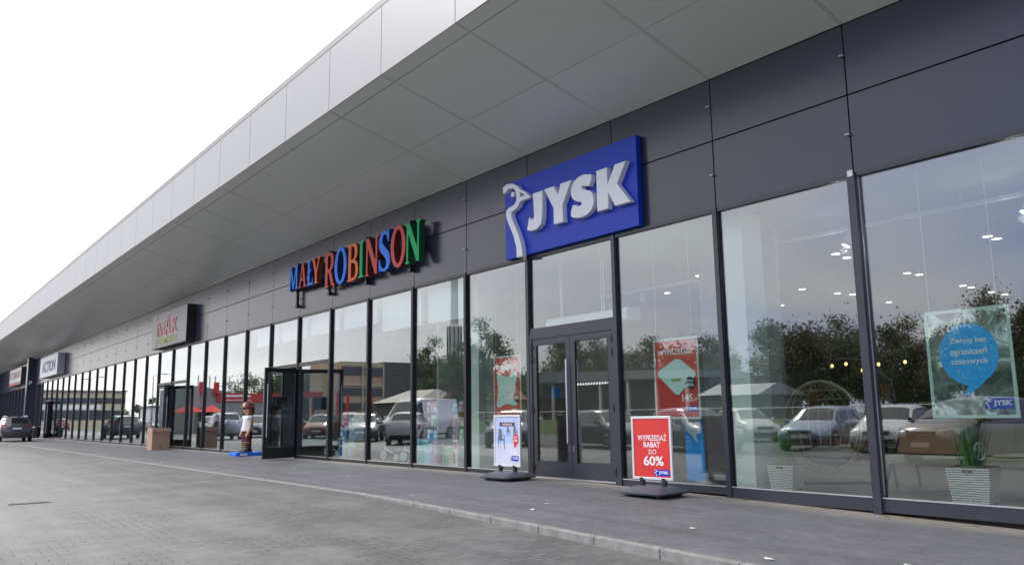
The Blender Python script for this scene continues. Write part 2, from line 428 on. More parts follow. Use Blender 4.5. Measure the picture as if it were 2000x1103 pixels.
# ------------------------------------------------------------------ the retail building
B = empty('store_building', (0, 0, 0), label='long single storey retail building with dark cladding, a glass shopfront and a white canopy', cat='building')
NB = 34                                     # bays to the left
X = {i: -2.5 * i for i in range(-5, NB + 12)}
X[2] = -4.95; X[3] = -7.62; X[4] = -10.02
Z1, Z2, Z3 = 4.64, 5.87, 6.98
YF, ZF, ZT = -3.66, 7.96, 9.42
XL, XR = X[44], X[-5]
def sof(y): return Z3 + (ZF - Z3) * (-y) / 3.66
# cladding: two rows of cassette panels with open joints, dark backing behind
c = MB()
for i in range(-4, 45):
    a, d = X[i] + .010, X[i - 1] - .010
    for q0, q1 in ((Z1 + .045, Z2 - .010), (Z2 + .010, Z3 - .012)):
        j = [random.uniform(0, .005) for _ in range(4)]
        c.hexa([(a, j[0], q0), (d, j[1], q0), (d, .05, q0), (a, .05, q0)], [(a, j[2], q1), (d, j[3], q1), (d, .05, q1), (a, .05, q1)])
c.build('cladding', M['clad'], B, bevel=.004)
MB().box(XL, XR, .04, .12, Z1 + .02, Z3 + .5).build('wall_backing', M['joint'], B)
clip0 = MB().obox((-.02, -.03, 0), (.035, 0, -.006), (0, .03, 0), (.002, 0, .012)).build('panel_clip', mat('clip metal', (.30, .31, .33), .4, metal=.5), B)
first = True
for i in range(-4, 38):
    if i in (2, 3): continue
    for z in (6.48, 5.26):
        o = clip0 if first else copy_tree(clip0, B)
        o.location = (X[i], 0, z); first = False
# soffit: sloping panels
s = MB()
def sp(x0, x1, ya, yb):
    j = [random.uniform(0, .007) for _ in range(4)]
    s.hexa([(x0, ya, sof(ya) + j[0]), (x1, ya, sof(ya) + j[1]), (x1, yb, sof(yb) + j[2]), (x0, yb, sof(yb) + j[3])],
           [(x0, ya, sof(ya) + .04), (x1, ya, sof(ya) + .04), (x1, yb, sof(yb) + .04), (x0, yb, sof(yb) + .04)])
for i in range(-4, 45):
    a, d = X[i] + .034, X[i - 1] - .016
    for ya, yb in ((YF + .012, -3.36), (-3.34, -1.645), (-1.63, -.004)):
        sp(a, d, ya, yb)
    sp(X[i] - .004, X[i] + .02, YF + .012, -.004)
s.build('soffit', M['soffit'], B)
MB().hexa([(XL, YF + .1, sof(YF + .1) + .05), (XR, YF + .1, sof(YF + .1) + .05), (XR, .1, sof(.1) + .05), (XL, .1, sof(.1) + .05)],
          [(XL, YF + .1, 9.2), (XR, YF + .1, 9.2), (XR, .1, 9.2), (XL, .1, 9.2)]).build('canopy_deck', M['joint'], B)
f = MB()
for i in range(-4, 45):
    f.box(X[i] + .008, X[i - 1] - .008, YF, YF + .04, ZF, ZT)
f.build('fascia', M['fascia'], B, bevel=.004)
MB().box(XL, XR, YF - .006, YF + .5, ZT + .006, ZT + .16).build('coping', M['coping'], B)
MB().box(XL, XR, .2, 40, 9.2, 9.3).build('roof', M['coping'], B)
# shopfront: mullions, sills, window bays
DOORBAYS = {2, }            # bay between X[3] and X[2] is the furniture shop's double door
for i in range(-4, 45):
    w = .045 if i > 0 else .06
    m = MB(); m.box(X[i] - w, X[i] + w, -.07 if i > 0 else -.10, .09, gz(X[i]) - .02, Z1 + .03)
    mo = m.build('mullion', M['frame_dk'] if i > 3 else M['frame'], B, bevel=.004)
    g = MB()
    for sgn in (-1, 1):
        g.box(X[i] + sgn * (w + .011) - .006, X[i] + sgn * (w + .011) + .006, -.024, -.006, .12, Z1 - .01)
    if i <= 8: g.build('gasket', M['trim'], mo)
    if i in (0, 3):
        MB().box(X[i] - .04, X[i] + .04, -.106, -.09, Z1 - .03, Z1 + .06).build('end_cap', M['white'], mo)
random.seed(11)
def pane(x0, x1, z0, z1, parent, m=None, y=.0):
    ax = random.uniform(-1, 1) * .0011; az = random.uniform(-1, 1) * .0009
    cx, cz = (x0 + x1) / 2, (z0 + z1) / 2
    b = MB(); vs = []
    for yy in (0, .014):
        for xx, zz in ((x0, z0), (x1, z0), (x1, z1), (x0, z1)):
            vs.append((xx, y + yy + (xx - cx) * ax + (zz - cz) * az, zz))
    b.add(vs, [(0, 1, 2, 3), (7, 6, 5, 4), (0, 4, 5, 1), (1, 5, 6, 2), (2, 6, 7, 3), (3, 7, 4, 0)])
    return b.build('window_pane', m or M['glass'], parent)
DOORZ = 2.97
TRANS = {3, 8, 9, 14, 15, 29}     # bays (left edge index) with a transom at door height
for i in range(-3, 45):
    x0, x1 = X[i] + .05, X[i - 1] - .05
    fr = MB(); door = i in (3, 9, 15, 29)
    lo = max(gz(X[i - 1]) - .02, -.03) - (.06 if i < 2 else 0)
    z_lo = DOORZ if door else lo
    fr.ring(x0, x1, z_lo, Z1 + .035, .012, .012, (.12 if door else .085 - lo), .065, -.045 if i > 0 else -.06, .06)
    w = fr.build('window', M['frame'] if i <= 3 else M['frame_dk'], B)
    if i in TRANS and not door:
        MB().box(x0 + .013, x1 - .013, -.045, .06, DOORZ, DOORZ + .12).build('transom', M['frame_dk'], w)
    if not door:
        MB().box(x0, x1, -.052 if i > 0 else -.067, -.03, .088, .104).build('trim_strip', M['trim'], w)
        if i in TRANS:
            pane(x0 - .02, x1 + .02, .09, DOORZ + .02, w); pane(x0 - .02, x1 + .02, DOORZ + .1, Z1 - .01, w)
        else:
            pane(x0 - .02, x1 + .02, .09, Z1 - .01, w)
    else:
        pane(x0 - .02, x1 + .02, DOORZ + .1, Z1 - .01, w)

def leaf(W, H, name='door', hs=1, handle=True, m='frame', rails=(.11, .12, .30), sides=(-.085, .085)):
    """door leaf in local x 0..W (hinge at 0), z 0..H, outer face at y=-.03"""
    st, tp, bt = rails
    d = MB(); d.ring(0, W, 0, H, st, st, bt, tp, -.03, .03)
    o = d.build(name, M[m], B, bevel=.004)
    MB().box(st - .01, W - st + .01, -.007, .007, bt - .01, H - tp + .01).build('door_pane', M['doorglass'], o)
    b = MB(); b.ring(st, W - st, bt, H - tp, .012, .012, .012, .012, -.032, -.02)
    b.build('glazing_bead', M['frame_dk'], o)
    if handle:
        hx = W - st * .5
        h = MB()
        for yy in sides:
            h.tube([(hx, yy, .68), (hx, yy, 2.34)], .019, 10)
            for zz in (.86, 2.16): h.tube([(hx, yy, zz), (hx, yy * .2, zz)], .011, 8)
        h.build('handle', M['steel'], o, smooth=True)
        MB().box(hx - .02, hx + .02, -.045, -.03, .52, .64).build('lock_plate', M['steel'], o)
    hg = MB()
    for zz in (.18, H * .48, H - .42, H - .17):
        hg.tube([(-.012, -.045, zz - .07), (-.012, -.045, zz + .07)], .02, 8); hg.box(-.01, .05, -.05, -.03, zz - .03, zz + .03)
    hg.build('hinge', M['black'], o, smooth=True)
    return o
# furniture shop double door
xa, xb = X[3] + .12, X[2] - .12
for q0, q1 in ((X[3] + .046, xa), (xb, X[2] - .046)):
    MB().box(q0, q1, -.06, .06, 0, DOORZ).build('door_jamb', M['frame'], B, bevel=.004)
mid = (xa + xb) / 2
d1 = leaf(mid - xa - .004, 2.82, rails=(.13, .12, .30)); d1.location = (xa, -.01, .03)
d2 = leaf(xb - mid - .004, 2.82, handle=True, rails=(.13, .12, .30), sides=(.085,)); d2.location = (xb, -.01, .03); d2.scale = (-1, 1, 1)
MB().box(xa, xb, -.055, .05, 2.855, DOORZ).build('door_head', M['frame'], B)
MB().box(xa, xb, -.03, .06, .0, .028).build('threshold', M['trim'], B)
dots = MB()
for k in range(12):
    dots.disc_cyl((mid + .2 + k * .078, -.021, 1.86), (0, 1, 0), .026, .003, 12)
dots.build('door_marking', M['white'], B)
# toy shop: leaf opened outwards, hinge on X[8]; supermarket the same on X[14]; third shop on X[28]
def open_leaf(xh, ang, Wd, m='frame_dk'):
    o = leaf(Wd, 2.86, m=m, rails=(.12, .12, .34)); o.location = (xh, -.035, .03)
    o.rotation_euler = (0, 0, ang)
    return o
dl = open_leaf(X[8] + .02, math.atan2(-1.35, .55), 1.42)
n = MB(); n.box(.42, 1.04, -.013, -.009, 1.52, 1.94); n.build('opening_hours', M['frame_dk'], dl)
n = MB()
for z in (1.86, 1.80, 1.72, 1.66, 1.58): n.box(.52, .94, -.0155, -.0135, z, z + .03)
n.build('opening_hours_lines', M['white'], dl)
open_leaf(X[14] + .06, R(-27), 1.3)
open_leaf(X[28] + .06, R(-22), 1.3)
for i in (9, 15, 29):     # fixed second leaf in the same opening
    o = leaf(1.15, 2.9, handle=False, m='frame_dk', rails=(.09, .1, .3)); o.location = (X[i] + .06, .0, .03)
for i in (8, 14):
    MB().box(X[i] + .05, X[i] + .15, -.05, .05, .09, DOORZ).build('door_frame', M['frame_dk'], B)
    MB().box(X[i - 1] - .13, X[i - 1] - .05, -.05, .05, .09, DOORZ).build('door_frame', M['frame_dk'], B)
# dark pier that carries the canopy far left
p = MB(); p.hexa([(-80.9, -.62, -.1), (-80.0, -.62, -.1), (-80.0, 0.02, -.1), (-80.9, 0.02, -.1)],
                 [(-80.9, -.62, sof(-.62) + .03), (-80.0, -.62, sof(-.62) + .03), (-80.0, 0.02, sof(0) + .03), (-80.9, 0.02, sof(0) + .03)])
p.build('pier', M['clad'], B)
wl = MB(); wl.box(-80.0, -79.86, -.45, -.25, 4.75, 5.0); wl.tube([(-79.93, -.35, 4.78), (-79.8, -.5, 4.68)], .06, 8); wl.build('security_camera', M['white'], B)
# interior shell
MB().box(XL, -11.901, .12, 9.05, -.2, .035).build('interior_floor', M['floor_in'], B)
MB().box(-11.9, XR, .12, 22.05, -.3, .035).build('interior_floor', M['floor_in'], B)
MB().box(XL, -11.901, .13, 9.05, Z1 + .03, Z1 + .1).build('interior_ceiling', M['ceil'], B)
MB().box(-11.9, XR, .13, 22.05, Z1 + .03, Z1 + .1).build('interior_ceiling', M['ceil'], B)
MB().box(XL, -11.8, 9, 9.1, -.2, Z1 + .3).build('back_wall', M['walldark'], B)
MB().box(-12.2, XR, 22, 22.1, -.3, Z1 + .3).build('back_wall', M['walldark'], B)
for xx in (-11.85, -28.0, -52.0, -81.5):
    MB().box(xx - .08, xx, .35, 22.05, -.2, Z1 + .3).build('partition', M['wallgrey'], B)
MB().box(XR - .1, XR, -3.5, 22, -1, 9).build('end_wall', M['wallgrey'], B)
MB().box(XL, XL + .1, -3.5, 22, -1, 9).build('end_wall', M['clad'], B)
MB().box(-2.92, -2.35, .45, 1.0, .035, Z1 + .03).build('interior_column', M['wallwhite'], B)
MB().box(-10.83, -10.4, .6, 1.05, .035, Z1 + .03).build('interior_column', M['wallwhite'], B)
MB().box(-4.6, -2.8, 2.0, 2.12, .035, Z1 + .03).build('interior_wall', M['wallgrey'], B)
for i in range(4, 10):
    zb = 3.68 if i < 6 else 3.98
    MB().box(X[i + 1] + .22, X[i] - .12 if i != 4 else X[4] - .55, .30, .38, zb, Z1 + .02).build('bulkhead_panel', M['white'], B)

# ------------------------------------------------------------------ signs on the facade
S = empty('shop_sign', (-6.19, -.02, 0), label='blue rectangular sign with a white bird head and white letters JYSK', cat='sign')
MB().box(-2.05, 2.04, -.13, 0, 4.69, 6.43).build('panel', M['jblue'], S, bevel=.006)
J = [(-0.902, 5.94), (-0.573, 5.94), (-0.585, 5.572), (-0.604, 5.351), (-0.647, 5.22), (-0.771, 5.146), (-0.947, 5.131), (-1.115, 5.183), (-1.04, 5.448), (-0.984, 5.397), (-0.926, 5.383), (-0.886, 5.394), (-0.872, 5.448), (-0.879, 5.635)]
Yg = [(-0.521, 5.945), (-0.204, 5.945), (-0.074, 5.732), (0.007, 5.945), (0.345, 5.945), (0.06, 5.488), (0.067, 5.13), (-0.227, 5.13), (-0.228, 5.482)]
Sg = [(0.945, 5.895), (0.822, 5.944), (0.651, 5.968), (0.475, 5.922), (0.352, 5.803), (0.319, 5.662), (0.37, 5.542), (0.496, 5.461), (0.602, 5.43), (0.635, 5.395), (0.612, 5.362), (0.53, 5.36), (0.377, 5.415), (0.301, 5.2), (0.502, 5.122), (0.693, 5.114), (0.846, 5.162), (0.943, 5.245), (0.985, 5.367), (0.965, 5.502), (0.883, 5.594), (0.734, 5.655), (0.658, 5.69), (0.645, 5.722), (0.7, 5.742), (0.868, 5.695)]
K = [(1.077, 5.945), (1.375, 5.945), (1.377, 5.60), (1.589, 5.945), (1.89, 5.945), (1.639, 5.556), (1.976, 5.135), (1.561, 5.14), (1.388, 5.444), (1.38, 5.13), (1.074, 5.13)]
G = [(-1.959, 6.18), (-1.971, 6.319), (-1.843, 6.364), (-1.651, 6.345), (-1.464, 6.265), (-1.364, 6.162), (-1.169, 6.05), (-0.961, 5.887), (-1.06, 5.869), (-1.265, 5.874), (-1.362, 5.849), (-1.42, 5.765), (-1.524, 5.719), (-1.666, 5.685), (-1.668, 5.597), (-1.6, 5.466), (-1.466, 5.235), (-1.347, 4.983), (-1.302, 4.774), (-1.297, 4.64), (-1.493, 4.645), (-1.498, 4.865), (-1.594, 5.143), (-1.767, 5.44), (-1.859, 5.636), (-1.856, 5.754), (-1.759, 5.808), (-1.568, 5.835), (-1.482, 5.91), (-1.47, 6.025), (-1.505, 6.136), (-1.607, 6.225), (-1.759, 6.239), (-1.896, 6.166)]
for nm, lp in (('letter', J), ('letter', Yg), ('letter', smooth_loop(Sg, 2)), ('letter', K)):
    outline([lp], -.13, .13, M['signwhite'], S, name=nm, bevel=.012)
outline([G, [(-1.348, 6.067), (-1.184, 5.984), (-1.337, 5.96)]], -.13, .13, M['signwhite'], S, name='bird_emblem', bevel=.012)
outline([[(-1.61 + .062 * math.cos(t * .42), 6.085 + .062 * math.sin(t * .42)) for t in range(15)]], -.13, .13, M['signwhite'], S, name='bird_eye', bevel=.008)

# serif glyphs in a unit box
def ring(cx, cz, rx, rz_, n=28, a0=0, a1=360):
    return [(cx + rx * math.cos(R(a0 + (a1 - a0) * k / n)), cz + rz_ * math.sin(R(a0 + (a1 - a0) * k / n))) for k in range(n)]
GL = {
 'M': [[(0, 0), (.22, 0), (.22, .04), (.16, .06), (.17, .72), (.44, 0), (.52, 0), (.79, .72), (.78, .06), (.7, .04), (.7, 0), (1, 0), (1, .04), (.95, .06), (.92, .94), (1, .96), (1, 1), (.76, 1), (.5, .30), (.24, 1), (0, 1), (0, .96), (.08, .94), (.06, .06), (0, .04)]],
 'A': [[(0, 0), (.3, 0), (.3, .04), (.2, .06), (.28, .28), (.66, .28), (.72, .06), (.62, .04), (.62, 0), (1, 0), (1, .04), (.94, .06), (.62, 1), (.4, 1), (.06, .06), (0, .04)], [(.32, .36), (.62, .36), (.47, .82)]],
 'Ł': [[(0, 0), (1, 0), (1, .28), (.94, .28), (.86, .09), (.48, .09), (.48, .48), (.72, .60), (.72, .68), (.48, .56), (.48, .94), (.62, .96), (.62, 1), (.04, 1), (.04, .96), (.18, .94), (.18, .42), (0, .33), (0, .25), (.18, .34), (.18, .06), (0, .04)]],
 'Y': [[(.3, 0), (.72, 0), (.72, .04), (.62, .06), (.62, .40), (.93, .94), (1, .96), (1, 1), (.68, 1), (.68, .96), (.78, .94), (.53, .50), (.32, .94), (.42, .96), (.42, 1), (0, 1), (0, .96), (.07, .94), (.40, .40), (.40, .06), (.3, .04)]],
 'R': [[(0, 0), (.42, 0), (.42, .04), (.34, .06), (.34, .44), (.42, .44), (.72, .04), (.8, 0), (1, .0), (1, .05), (.92, .08), (.64, .46), (.78, .52), (.88, .62), (.90, .74), (.86, .88), (.74, .97), (.56, 1), (0, 1), (0, .96), (.1, .94), (.1, .06), (0, .04)], [(.34, .52), (.34, .92), (.5, .92), (.61, .87), (.66, .76), (.64, .62), (.54, .53)]],
 'O': [ring(.5, .5, .5, .5), ring(.5, .5, .27, .40)],
 'B': [[(0, 0), (.55, 0), (.8, .03), (.95, .13), (1, .27), (.95, .41), (.82, .51), (.68, .54), (.84, .60), (.92, .72), (.9, .86), (.78, .97), (.55, 1), (0, 1), (0, .96), (.1, .94), (.1, .06), (0, .04)], [(.34, .08), (.34, .48), (.55, .48), (.72, .41), (.76, .28), (.71, .14), (.57, .08)], [(.34, .57), (.34, .92), (.52, .92), (.65, .86), (.68, .74), (.63, .62), (.52, .57)]],
 'I': [[(0, 0), (1, 0), (1, .04), (.75, .06), (.75, .94), (1, .96), (1, 1), (0, 1), (0, .96), (.25, .94), (.25, .06), (0, .04)]],
 'N': [[(0, 0), (.26, 0), (.26, .04), (.18, .06), (.19, .74), (.76, 0), (.9, 0), (.92, .94), (1, .96), (1, 1), (.72, 1), (.72, .96), (.80, .94), (.79, .34), (.28, 1), (0, 1), (0, .96), (.08, .93), (.07, .06), (0, .04)]],
 'S': [smooth_loop([(.9, 1), (.86, .72), (.78, .72), (.66, .88), (.48, .92), (.34, .86), (.32, .74), (.46, .64), (.78, .50), (.96, .36), (.98, .20), (.84, .06), (.56, 0), (.30, .02), (.14, .06), (.06, 0), (.02, .30), (.10, .30), (.24, .13), (.46, .07), (.64, .12), (.66, .24), (.54, .34), (.22, .48), (.04, .62), (.02, .80), (.18, .95), (.44, 1), (.7, .96), (.82, 1)], 2)],
 'X': [[(0, 0), (.34, 0), (.34, .05), (.24, .07), (.47, .38), (.68, .07), (.58, .05), (.58, 0), (1, 0), (1, .05), (.92, .07), (.62, .52), (.88, .93), (.96, .95), (.96, 1), (.64, 1), (.64, .95), (.74, .93), (.53, .62), (.34, .93), (.44, .95), (.44, 1), (.02, 1), (.02, .95), (.1, .93), (.4, .48), (.08, .07), (0, .05)]],
}
def glyph(ch, x0, x1, z0, z1, yb, depth, front, side, parent, shear=0.0, name='letter', bevel=0.0):
    lp = [[(x0 + (x1 - x0) * p[0] + shear * (p[1] - .5), z0 + (z1 - z0) * p[1]) for p in l] for l in GL[ch]]
    return outline(lp, yb, depth, front, parent, side=side, name=name, bevel=bevel)
def two(nm, c, k=.3): return (mat(nm + ' letter face', c, .55, spec=.25), mat(nm + ' letter return', tuple(v * k for v in c), .5))
LB = two('blue', (.05, .23, .82), .2); LR = two('red', (.60, .085, .07), .22); LO = two('orange', (.82, .17, .055), .25); LG = two('green', (.01, .42, .13), .2)
T = empty('toy_shop_sign', (0, -.06, 0), label='raised multicoloured letters reading MAŁY ROBINSON on a dark rail', cat='sign')
for ch, a, b_, z0, z1, cc in (('M', -20.22, -19.50, 5.52, 6.32, LB), ('A', -19.40, -18.84, 5.51, 6.32, LR), ('Ł', -18.78, -18.30, 5.50, 6.31, LB), ('Y', -18.38, -17.76, 5.50, 6.32, LO),
    ('R', -17.43, -16.70, 5.24, 6.32, LR), ('O', -16.70, -15.88, 5.22, 6.36, LB), ('B', -15.82, -15.12, 5.22, 6.33, LO), ('I', -15.10, -14.78, 5.24, 6.30, LG),
    ('N', -14.68, -13.90, 5.22, 6.30, LR), ('S', -13.88, -13.22, 5.21, 6.34, LB), ('O', -13.20, -12.40, 5.20, 6.36, LR), ('N', -12.40, -11.64, 5.22, 6.30, LG)):
    glyph(ch, a, b_, z0, z1, -.10, .17, cc[0], cc[1], T)
r = MB(); pass
for z0_, z1_ in ((5.56, 5.64), (6.10, 6.16)): MB().box(-20.6, -11.95, -.06, .0, z0_, z1_).build('rail', M['frame_dk'], T)
for xx in (-20.0, -17.5, -15.0, -12.5):
    bk = MB(); bk.box(xx - .035, xx + .035, -.09, .0, 5.10 if xx > -19 else 4.98, 6.42); bk.box(xx - .07, xx + .07, -.10, .03, 5.06 if xx > -19 else 4.94, 5.16 if xx > -19 else 5.05); bk.box(xx - .06, xx + .06, -.10, .03, 6.36, 6.46)
    bk.build('bracket', M['black'], T)

U = empty('supermarket_sign', (-34.75, -.02, 0), label='grey box sign with red outlined letters MAX above green SUPERMARKET', cat='sign')
M['signgrey'] = mat('grey sign panel', (.13, .135, .15), .35, var=.05)
MB().box(-2.95, 2.95, -.36, 0, 4.78, 6.46).build('panel', M['frame_dk'], U)
MB().box(-2.95, 2.95, -.366, -.3605, 4.80, 6.45).build('face', M['signgrey'], U)
MB().box(-1.98, -1.94, -.372, -.3662, 4.80, 6.4).build('seam', M['joint'], U)
MX = mat('max red', (.55, .06, .07), .4); MXW = mat('max outline', (.72, .62, .62), .4); MG = mat('sign lime', (.46, .50, .06), .4)
for ch, a, b_, z0, z1 in (('M', -1.9, -.62, 5.33, 6.02), ('A', -.52, .42, 5.33, 6.30), ('X', .5, 1.5, 5.33, 6.06)):
    glyph(ch, a - .07, b_ + .07, z0 - .05, z1 + .05, -.366, .012, MXW, None, U, name='letter_outline')
    glyph(ch, a, b_, z0, z1, -.378, .012, MX, None, U)
text('SUPERMARKET', -1.9, 1.55, 4.92, 5.24, -.366, MG, U, depth=.012, bold=.012)

V = empty('discount_shop_sign', (-69.0, -.02, 0), label='white box sign with blue letters ACTION beside the dark pier', cat='sign')
MB().box(-4.4, 4.1, -.5, 0, 4.9, 6.55).build('panel', mat('sign case grey', (.5, .51, .53), .4), V)
MB().box(-4.4, 4.1, -.506, -.5005, 4.92, 6.53).build('face', M['signwhite'], V)
text('ACTION', -3.2, 3.2, 5.25, 6.15, -.506, mat('slate blue lettering', (.05, .07, .20), .45), V, depth=.012, bold=.03)
Wn = empty('drugstore_sign', (-88.9, -.02, 0), label='white sign with pale red letters and a red lower band left of the dark pier', cat='sign')
MB().box(-5.2, 3.4, -.5, 0, 4.95, 6.6).build('panel', mat('sign case dark', (.06, .06, .07), .4), Wn)
MB().box(-5.2, 3.4, -.506, -.5005, 5.25, 6.58).build('face', M['signwhite'], Wn)
MB().box(-5.2, 3.4, -.506, -.5005, 4.96, 5.245).build('lower_band', M['redpanel'], Wn)
text('ROSSMANN', -4.6, 2.9, 5.55, 6.3, -.506, mat('pale red lettering', (.55, .30, .26), .5), Wn, depth=.012, bold=.01)

# ------------------------------------------------------------------ posters and pavement signs
def logo(x0, x1, z0, z1, y, parent):
    o = MB().box(x0, x1, y - .002, y, z0, z1).build('logo_panel', M['jblue'], parent)
    w, h = x1 - x0, z1 - z0
    text('JYSK', x0 + w * .30, x1 - w * .05, z0 + h * .2, z1 - h * .22, y - .0022, M['signwhite'], o, bold=.03)
    g = [(x0 + w * (p[0] + 2.0) / 4.1, z0 + h * (p[1] - 4.64) / 1.78) for p in G]
    outline([g], y - .0022, .0015, M['signwhite'], o, name='bird_emblem')
    return o
def pavement_sign(loc, rz_, label):
    t = empty('pavement_sign', loc, rz_, label, 'sign', 'advertising stands by the furniture shop door')
    b = MB()
    def rr(w, d, z, n=5, r=.12):
        pts = []
        for sx, sy, a0 in ((1, 1, 0), (-1, 1, 90), (-1, -1, 180), (1, -1, 270)):
            for k in range(n):
                a = R(a0 + 90 * k / (n - 1)); pts.append((sx * (w - r) + r * math.cos(a), sy * (d - r) + r * math.sin(a), z))
        return pts
    b.loft([rr(.40, .36, .035), rr(.45, .41, .05), rr(.455, .415, .075), rr(.43, .39, .10), rr(.30, .22, .155), rr(.26, .17, .165)])
    b.build('base', M['base_pl'], t, smooth=True, angle=30)
    ft = MB()
    for sx in (-.3, .3):
        for sy in (-.27, .27): ft.tube([(sx, sy, 0), (sx, sy, .05)], .05, 10)
    ft.build('foot', M['black'], t)
    for sx in (-.22, .22):
        p = MB(); p.box(sx - .035, sx + .035, -.03, .03, .15, .29)
        p.build('post', M['black'], t)
    w, z0, z1 = .405, .26, 1.28
    fr = MB(); fr.ring(-w, w, z0, z1, .04, .04, .04, .04, -.022, .022)
    fr.build('frame', M['alu'], t, bevel=.006)
    return t, w - .035, z0 + .035, z1 - .035
t, w, z0, z1 = pavement_sign((-3.40, -.84, gz(-3.4)), R(6), 'red pavement sign reading WYPRZEDAŻ RABAT DO 60% right of the glass door')
MB().box(-w, w, -.012, .012, z0, z1).build('poster', M['red_poster'], t)
text('WYPRZEDAŻ', -.28, .30, .885, 1.005, -.012, M['signwhite'], t, bold=.012)
text('RABAT', -.16, .17, .775, .865, -.012, M['signwhite'], t, bold=.02)
text('DO', -.06, .09, .665, .745, -.012, M['signwhite'], t)
text('60%', -.17, .23, .485, .64, -.012, M['signwhite'], t, bold=.022)
logo(.04, .34, .325, .425, -.0125, t)
t, w, z0, z1 = pavement_sign((-7.35, -.84, 0.0), R(4), 'pale blue pavement sign with grey chairs left of the glass door')
MB().box(-w, w, -.012, .012, z0, z1).build('poster', M['lightblue_poster'], t)
pb = MB(); pb.box(-w + .004, w - .004, -.0138, -.0122, z0 + .003, z0 + .42); pb.build('poster_floor', mat('poster floor', (.60, .62, .74), .5, var=.12, scale=5), t)
rb = MB(); rb.box(-.22, .24, -.0155, -.0138, 1.06, 1.135); rb.build('ribbon', M['maroon'], t)
text('WYPRZEDAŻ', -.15, .17, 1.075, 1.125, -.0157, M['signwhite'], t, bold=.02)
ch = MB()
def pchair(ch, x, z, s):
    ch.add([(x - .05 * s, -.016, z + .5 * s), (x + .22 * s, -.016, z + .5 * s), (x + .18 * s, -.016, z + .95 * s), (x - .03 * s, -.016, z + .98 * s)], [(0, 1, 2, 3)])
    ch.add([(x - .06 * s, -.0165, z + .42 * s), (x + .34 * s, -.0165, z + .42 * s), (x + .36 * s, -.0165, z + .5 * s), (x - .06 * s, -.0165, z + .5 * s)], [(0, 1, 2, 3)])
    for a, b_ in (((-.05, .42), (-.09, 0)), ((.33, .42), (.38, 0)), ((.1, .42), (.1, -.02)), ((.38, .66), (.4, 0)), ((-.06, .62), (-.1, 0)), ((.1, .66), (.4, .66))):
        ch.tube([(x + a[0] * s, -.016, z + a[1] * s), (x + b_[0] * s, -.016, z + b_[1] * s)], .008 * s, 5)
pchair(ch, -.24, .60, .42); pchair(ch, .02, .86, .20); pchair(ch, .22, .82, .26)
ch.build('printed_chairs', mat('printed grey', (.13, .15, .18), .5), t)
bu = [(.27 + .085 * math.cos(R(a)), .80 + .115 * math.sin(R(a))) for a in range(-60, 240, 15)] + [(.235, .62)]
outline([bu], -.0165, .0015, M['red_poster'], t, name='price_bubble')
text('60%', .21, .33, .755, .805, -.018, M['signwhite'], t, bold=.02); text('Rabat', .215, .325, .825, .865, -.018, M['signwhite'], t)
text('125.-', .12, .34, .51, .60, -.0138, M['signwhite'], t, bold=.03)
logo(.11, .345, .375, .475, -.0142, t)

def hung_poster(x0, x1, z0, z1, y, label, body, border=.035):
    t = empty('hanging_poster', ((x0 + x1) / 2, y, z0), 0, label, 'poster', 'posters hung behind the furniture shop glass')
    hw, h = (x1 - x0) / 2, z1 - z0
    MB().box(-hw, hw, -.004, .004, 0, h).build('sleeve', M['acrylic'], t)
    MB().box(-hw + border, hw - border, -.007, -.0042, border, h - border).build('print', body, t)
    wr = MB()
    for xx in (-hw * .85, hw * .75): wr.tube([(xx, 0, h), (xx, 0, Z1 + .03 - z0)], .004, 5)
    wr.build('wire', M['acrylic'], t)
    return t, hw, h
# right of the door: folded quilt
t, hw, h = hung_poster(-4.29, -3.25, 1.17, 2.60, .25, 'red hanging poster with a pale folded quilt priced 145 behind the glass', M['red_poster'])
text('WYPRZEDAŻ', -.42, .42, 1.13, 1.27, -.007, M['signwhite'], t, bold=.015)
q = [(-.42, .83), (-.38, .87), (.0, 1.05), (.12, 1.04), (.45, .80), (.45, .74), (.06, .42), (-.02, .43), (-.42, .77)]
outline([q], -.007, .012, M['pillow'], t, name='printed_quilt', bevel=.004)
outline([[(-.10, .70), (.12, .70), (.12, .66), (-.10, .655)]], -.0192, .0015, mat('olive label', (.34, .36, .06), .6), t, name='printed_label')
outline([[(.32 + .11 * math.cos(R(a)), .62 + .11 * math.sin(R(a))) for a in range(0, 360, 15)]], -.0192, .0015, M['frame_dk'], t, name='discount_disc')
text('Rabat', .24, .40, .64, .69, -.0208, M['signwhite'], t); text('60%', .24, .41, .56, .615, -.0208, M['signwhite'], t, bold=.02)
text('145.-', .12, .46, .30, .43, -.007, M['signwhite'], t, bold=.03)
logo(.18, .47, .12, .225, -.0075, t)
# left of the door: pillow
t, hw, h = hung_poster(-9.36, -8.33, 1.24, 2.62, .3, 'red hanging poster with a pale pillow behind the pale blue pavement sign', M['red_poster'])
text('WYPRZEDAŻ', -.42, .42, 1.07, 1.20, -.007, M['signwhite'], t, bold=.015)
outline([smooth_loop([(-.36, .96), (0, .90), (.36, .99), (.32, .60), (.37, .26), (0, .29), (-.37, .22), (-.33, .60)], 4)], -.007, .012, M['pillow'], t, name='printed_pillow', bevel=.004)
outline([[(.36 + .11 * math.cos(R(a)), .44 + .11 * math.sin(R(a))) for a in range(0, 360, 15)]], -.0192, .0015, M['frame_dk'], t, name='discount_disc')
text('60%', .28, .44, .40, .455, -.0208, M['signwhite'], t, bold=.02)
text('75.-', .18, .44, .09, .19, -.007, M['signwhite'], t, bold=.03)
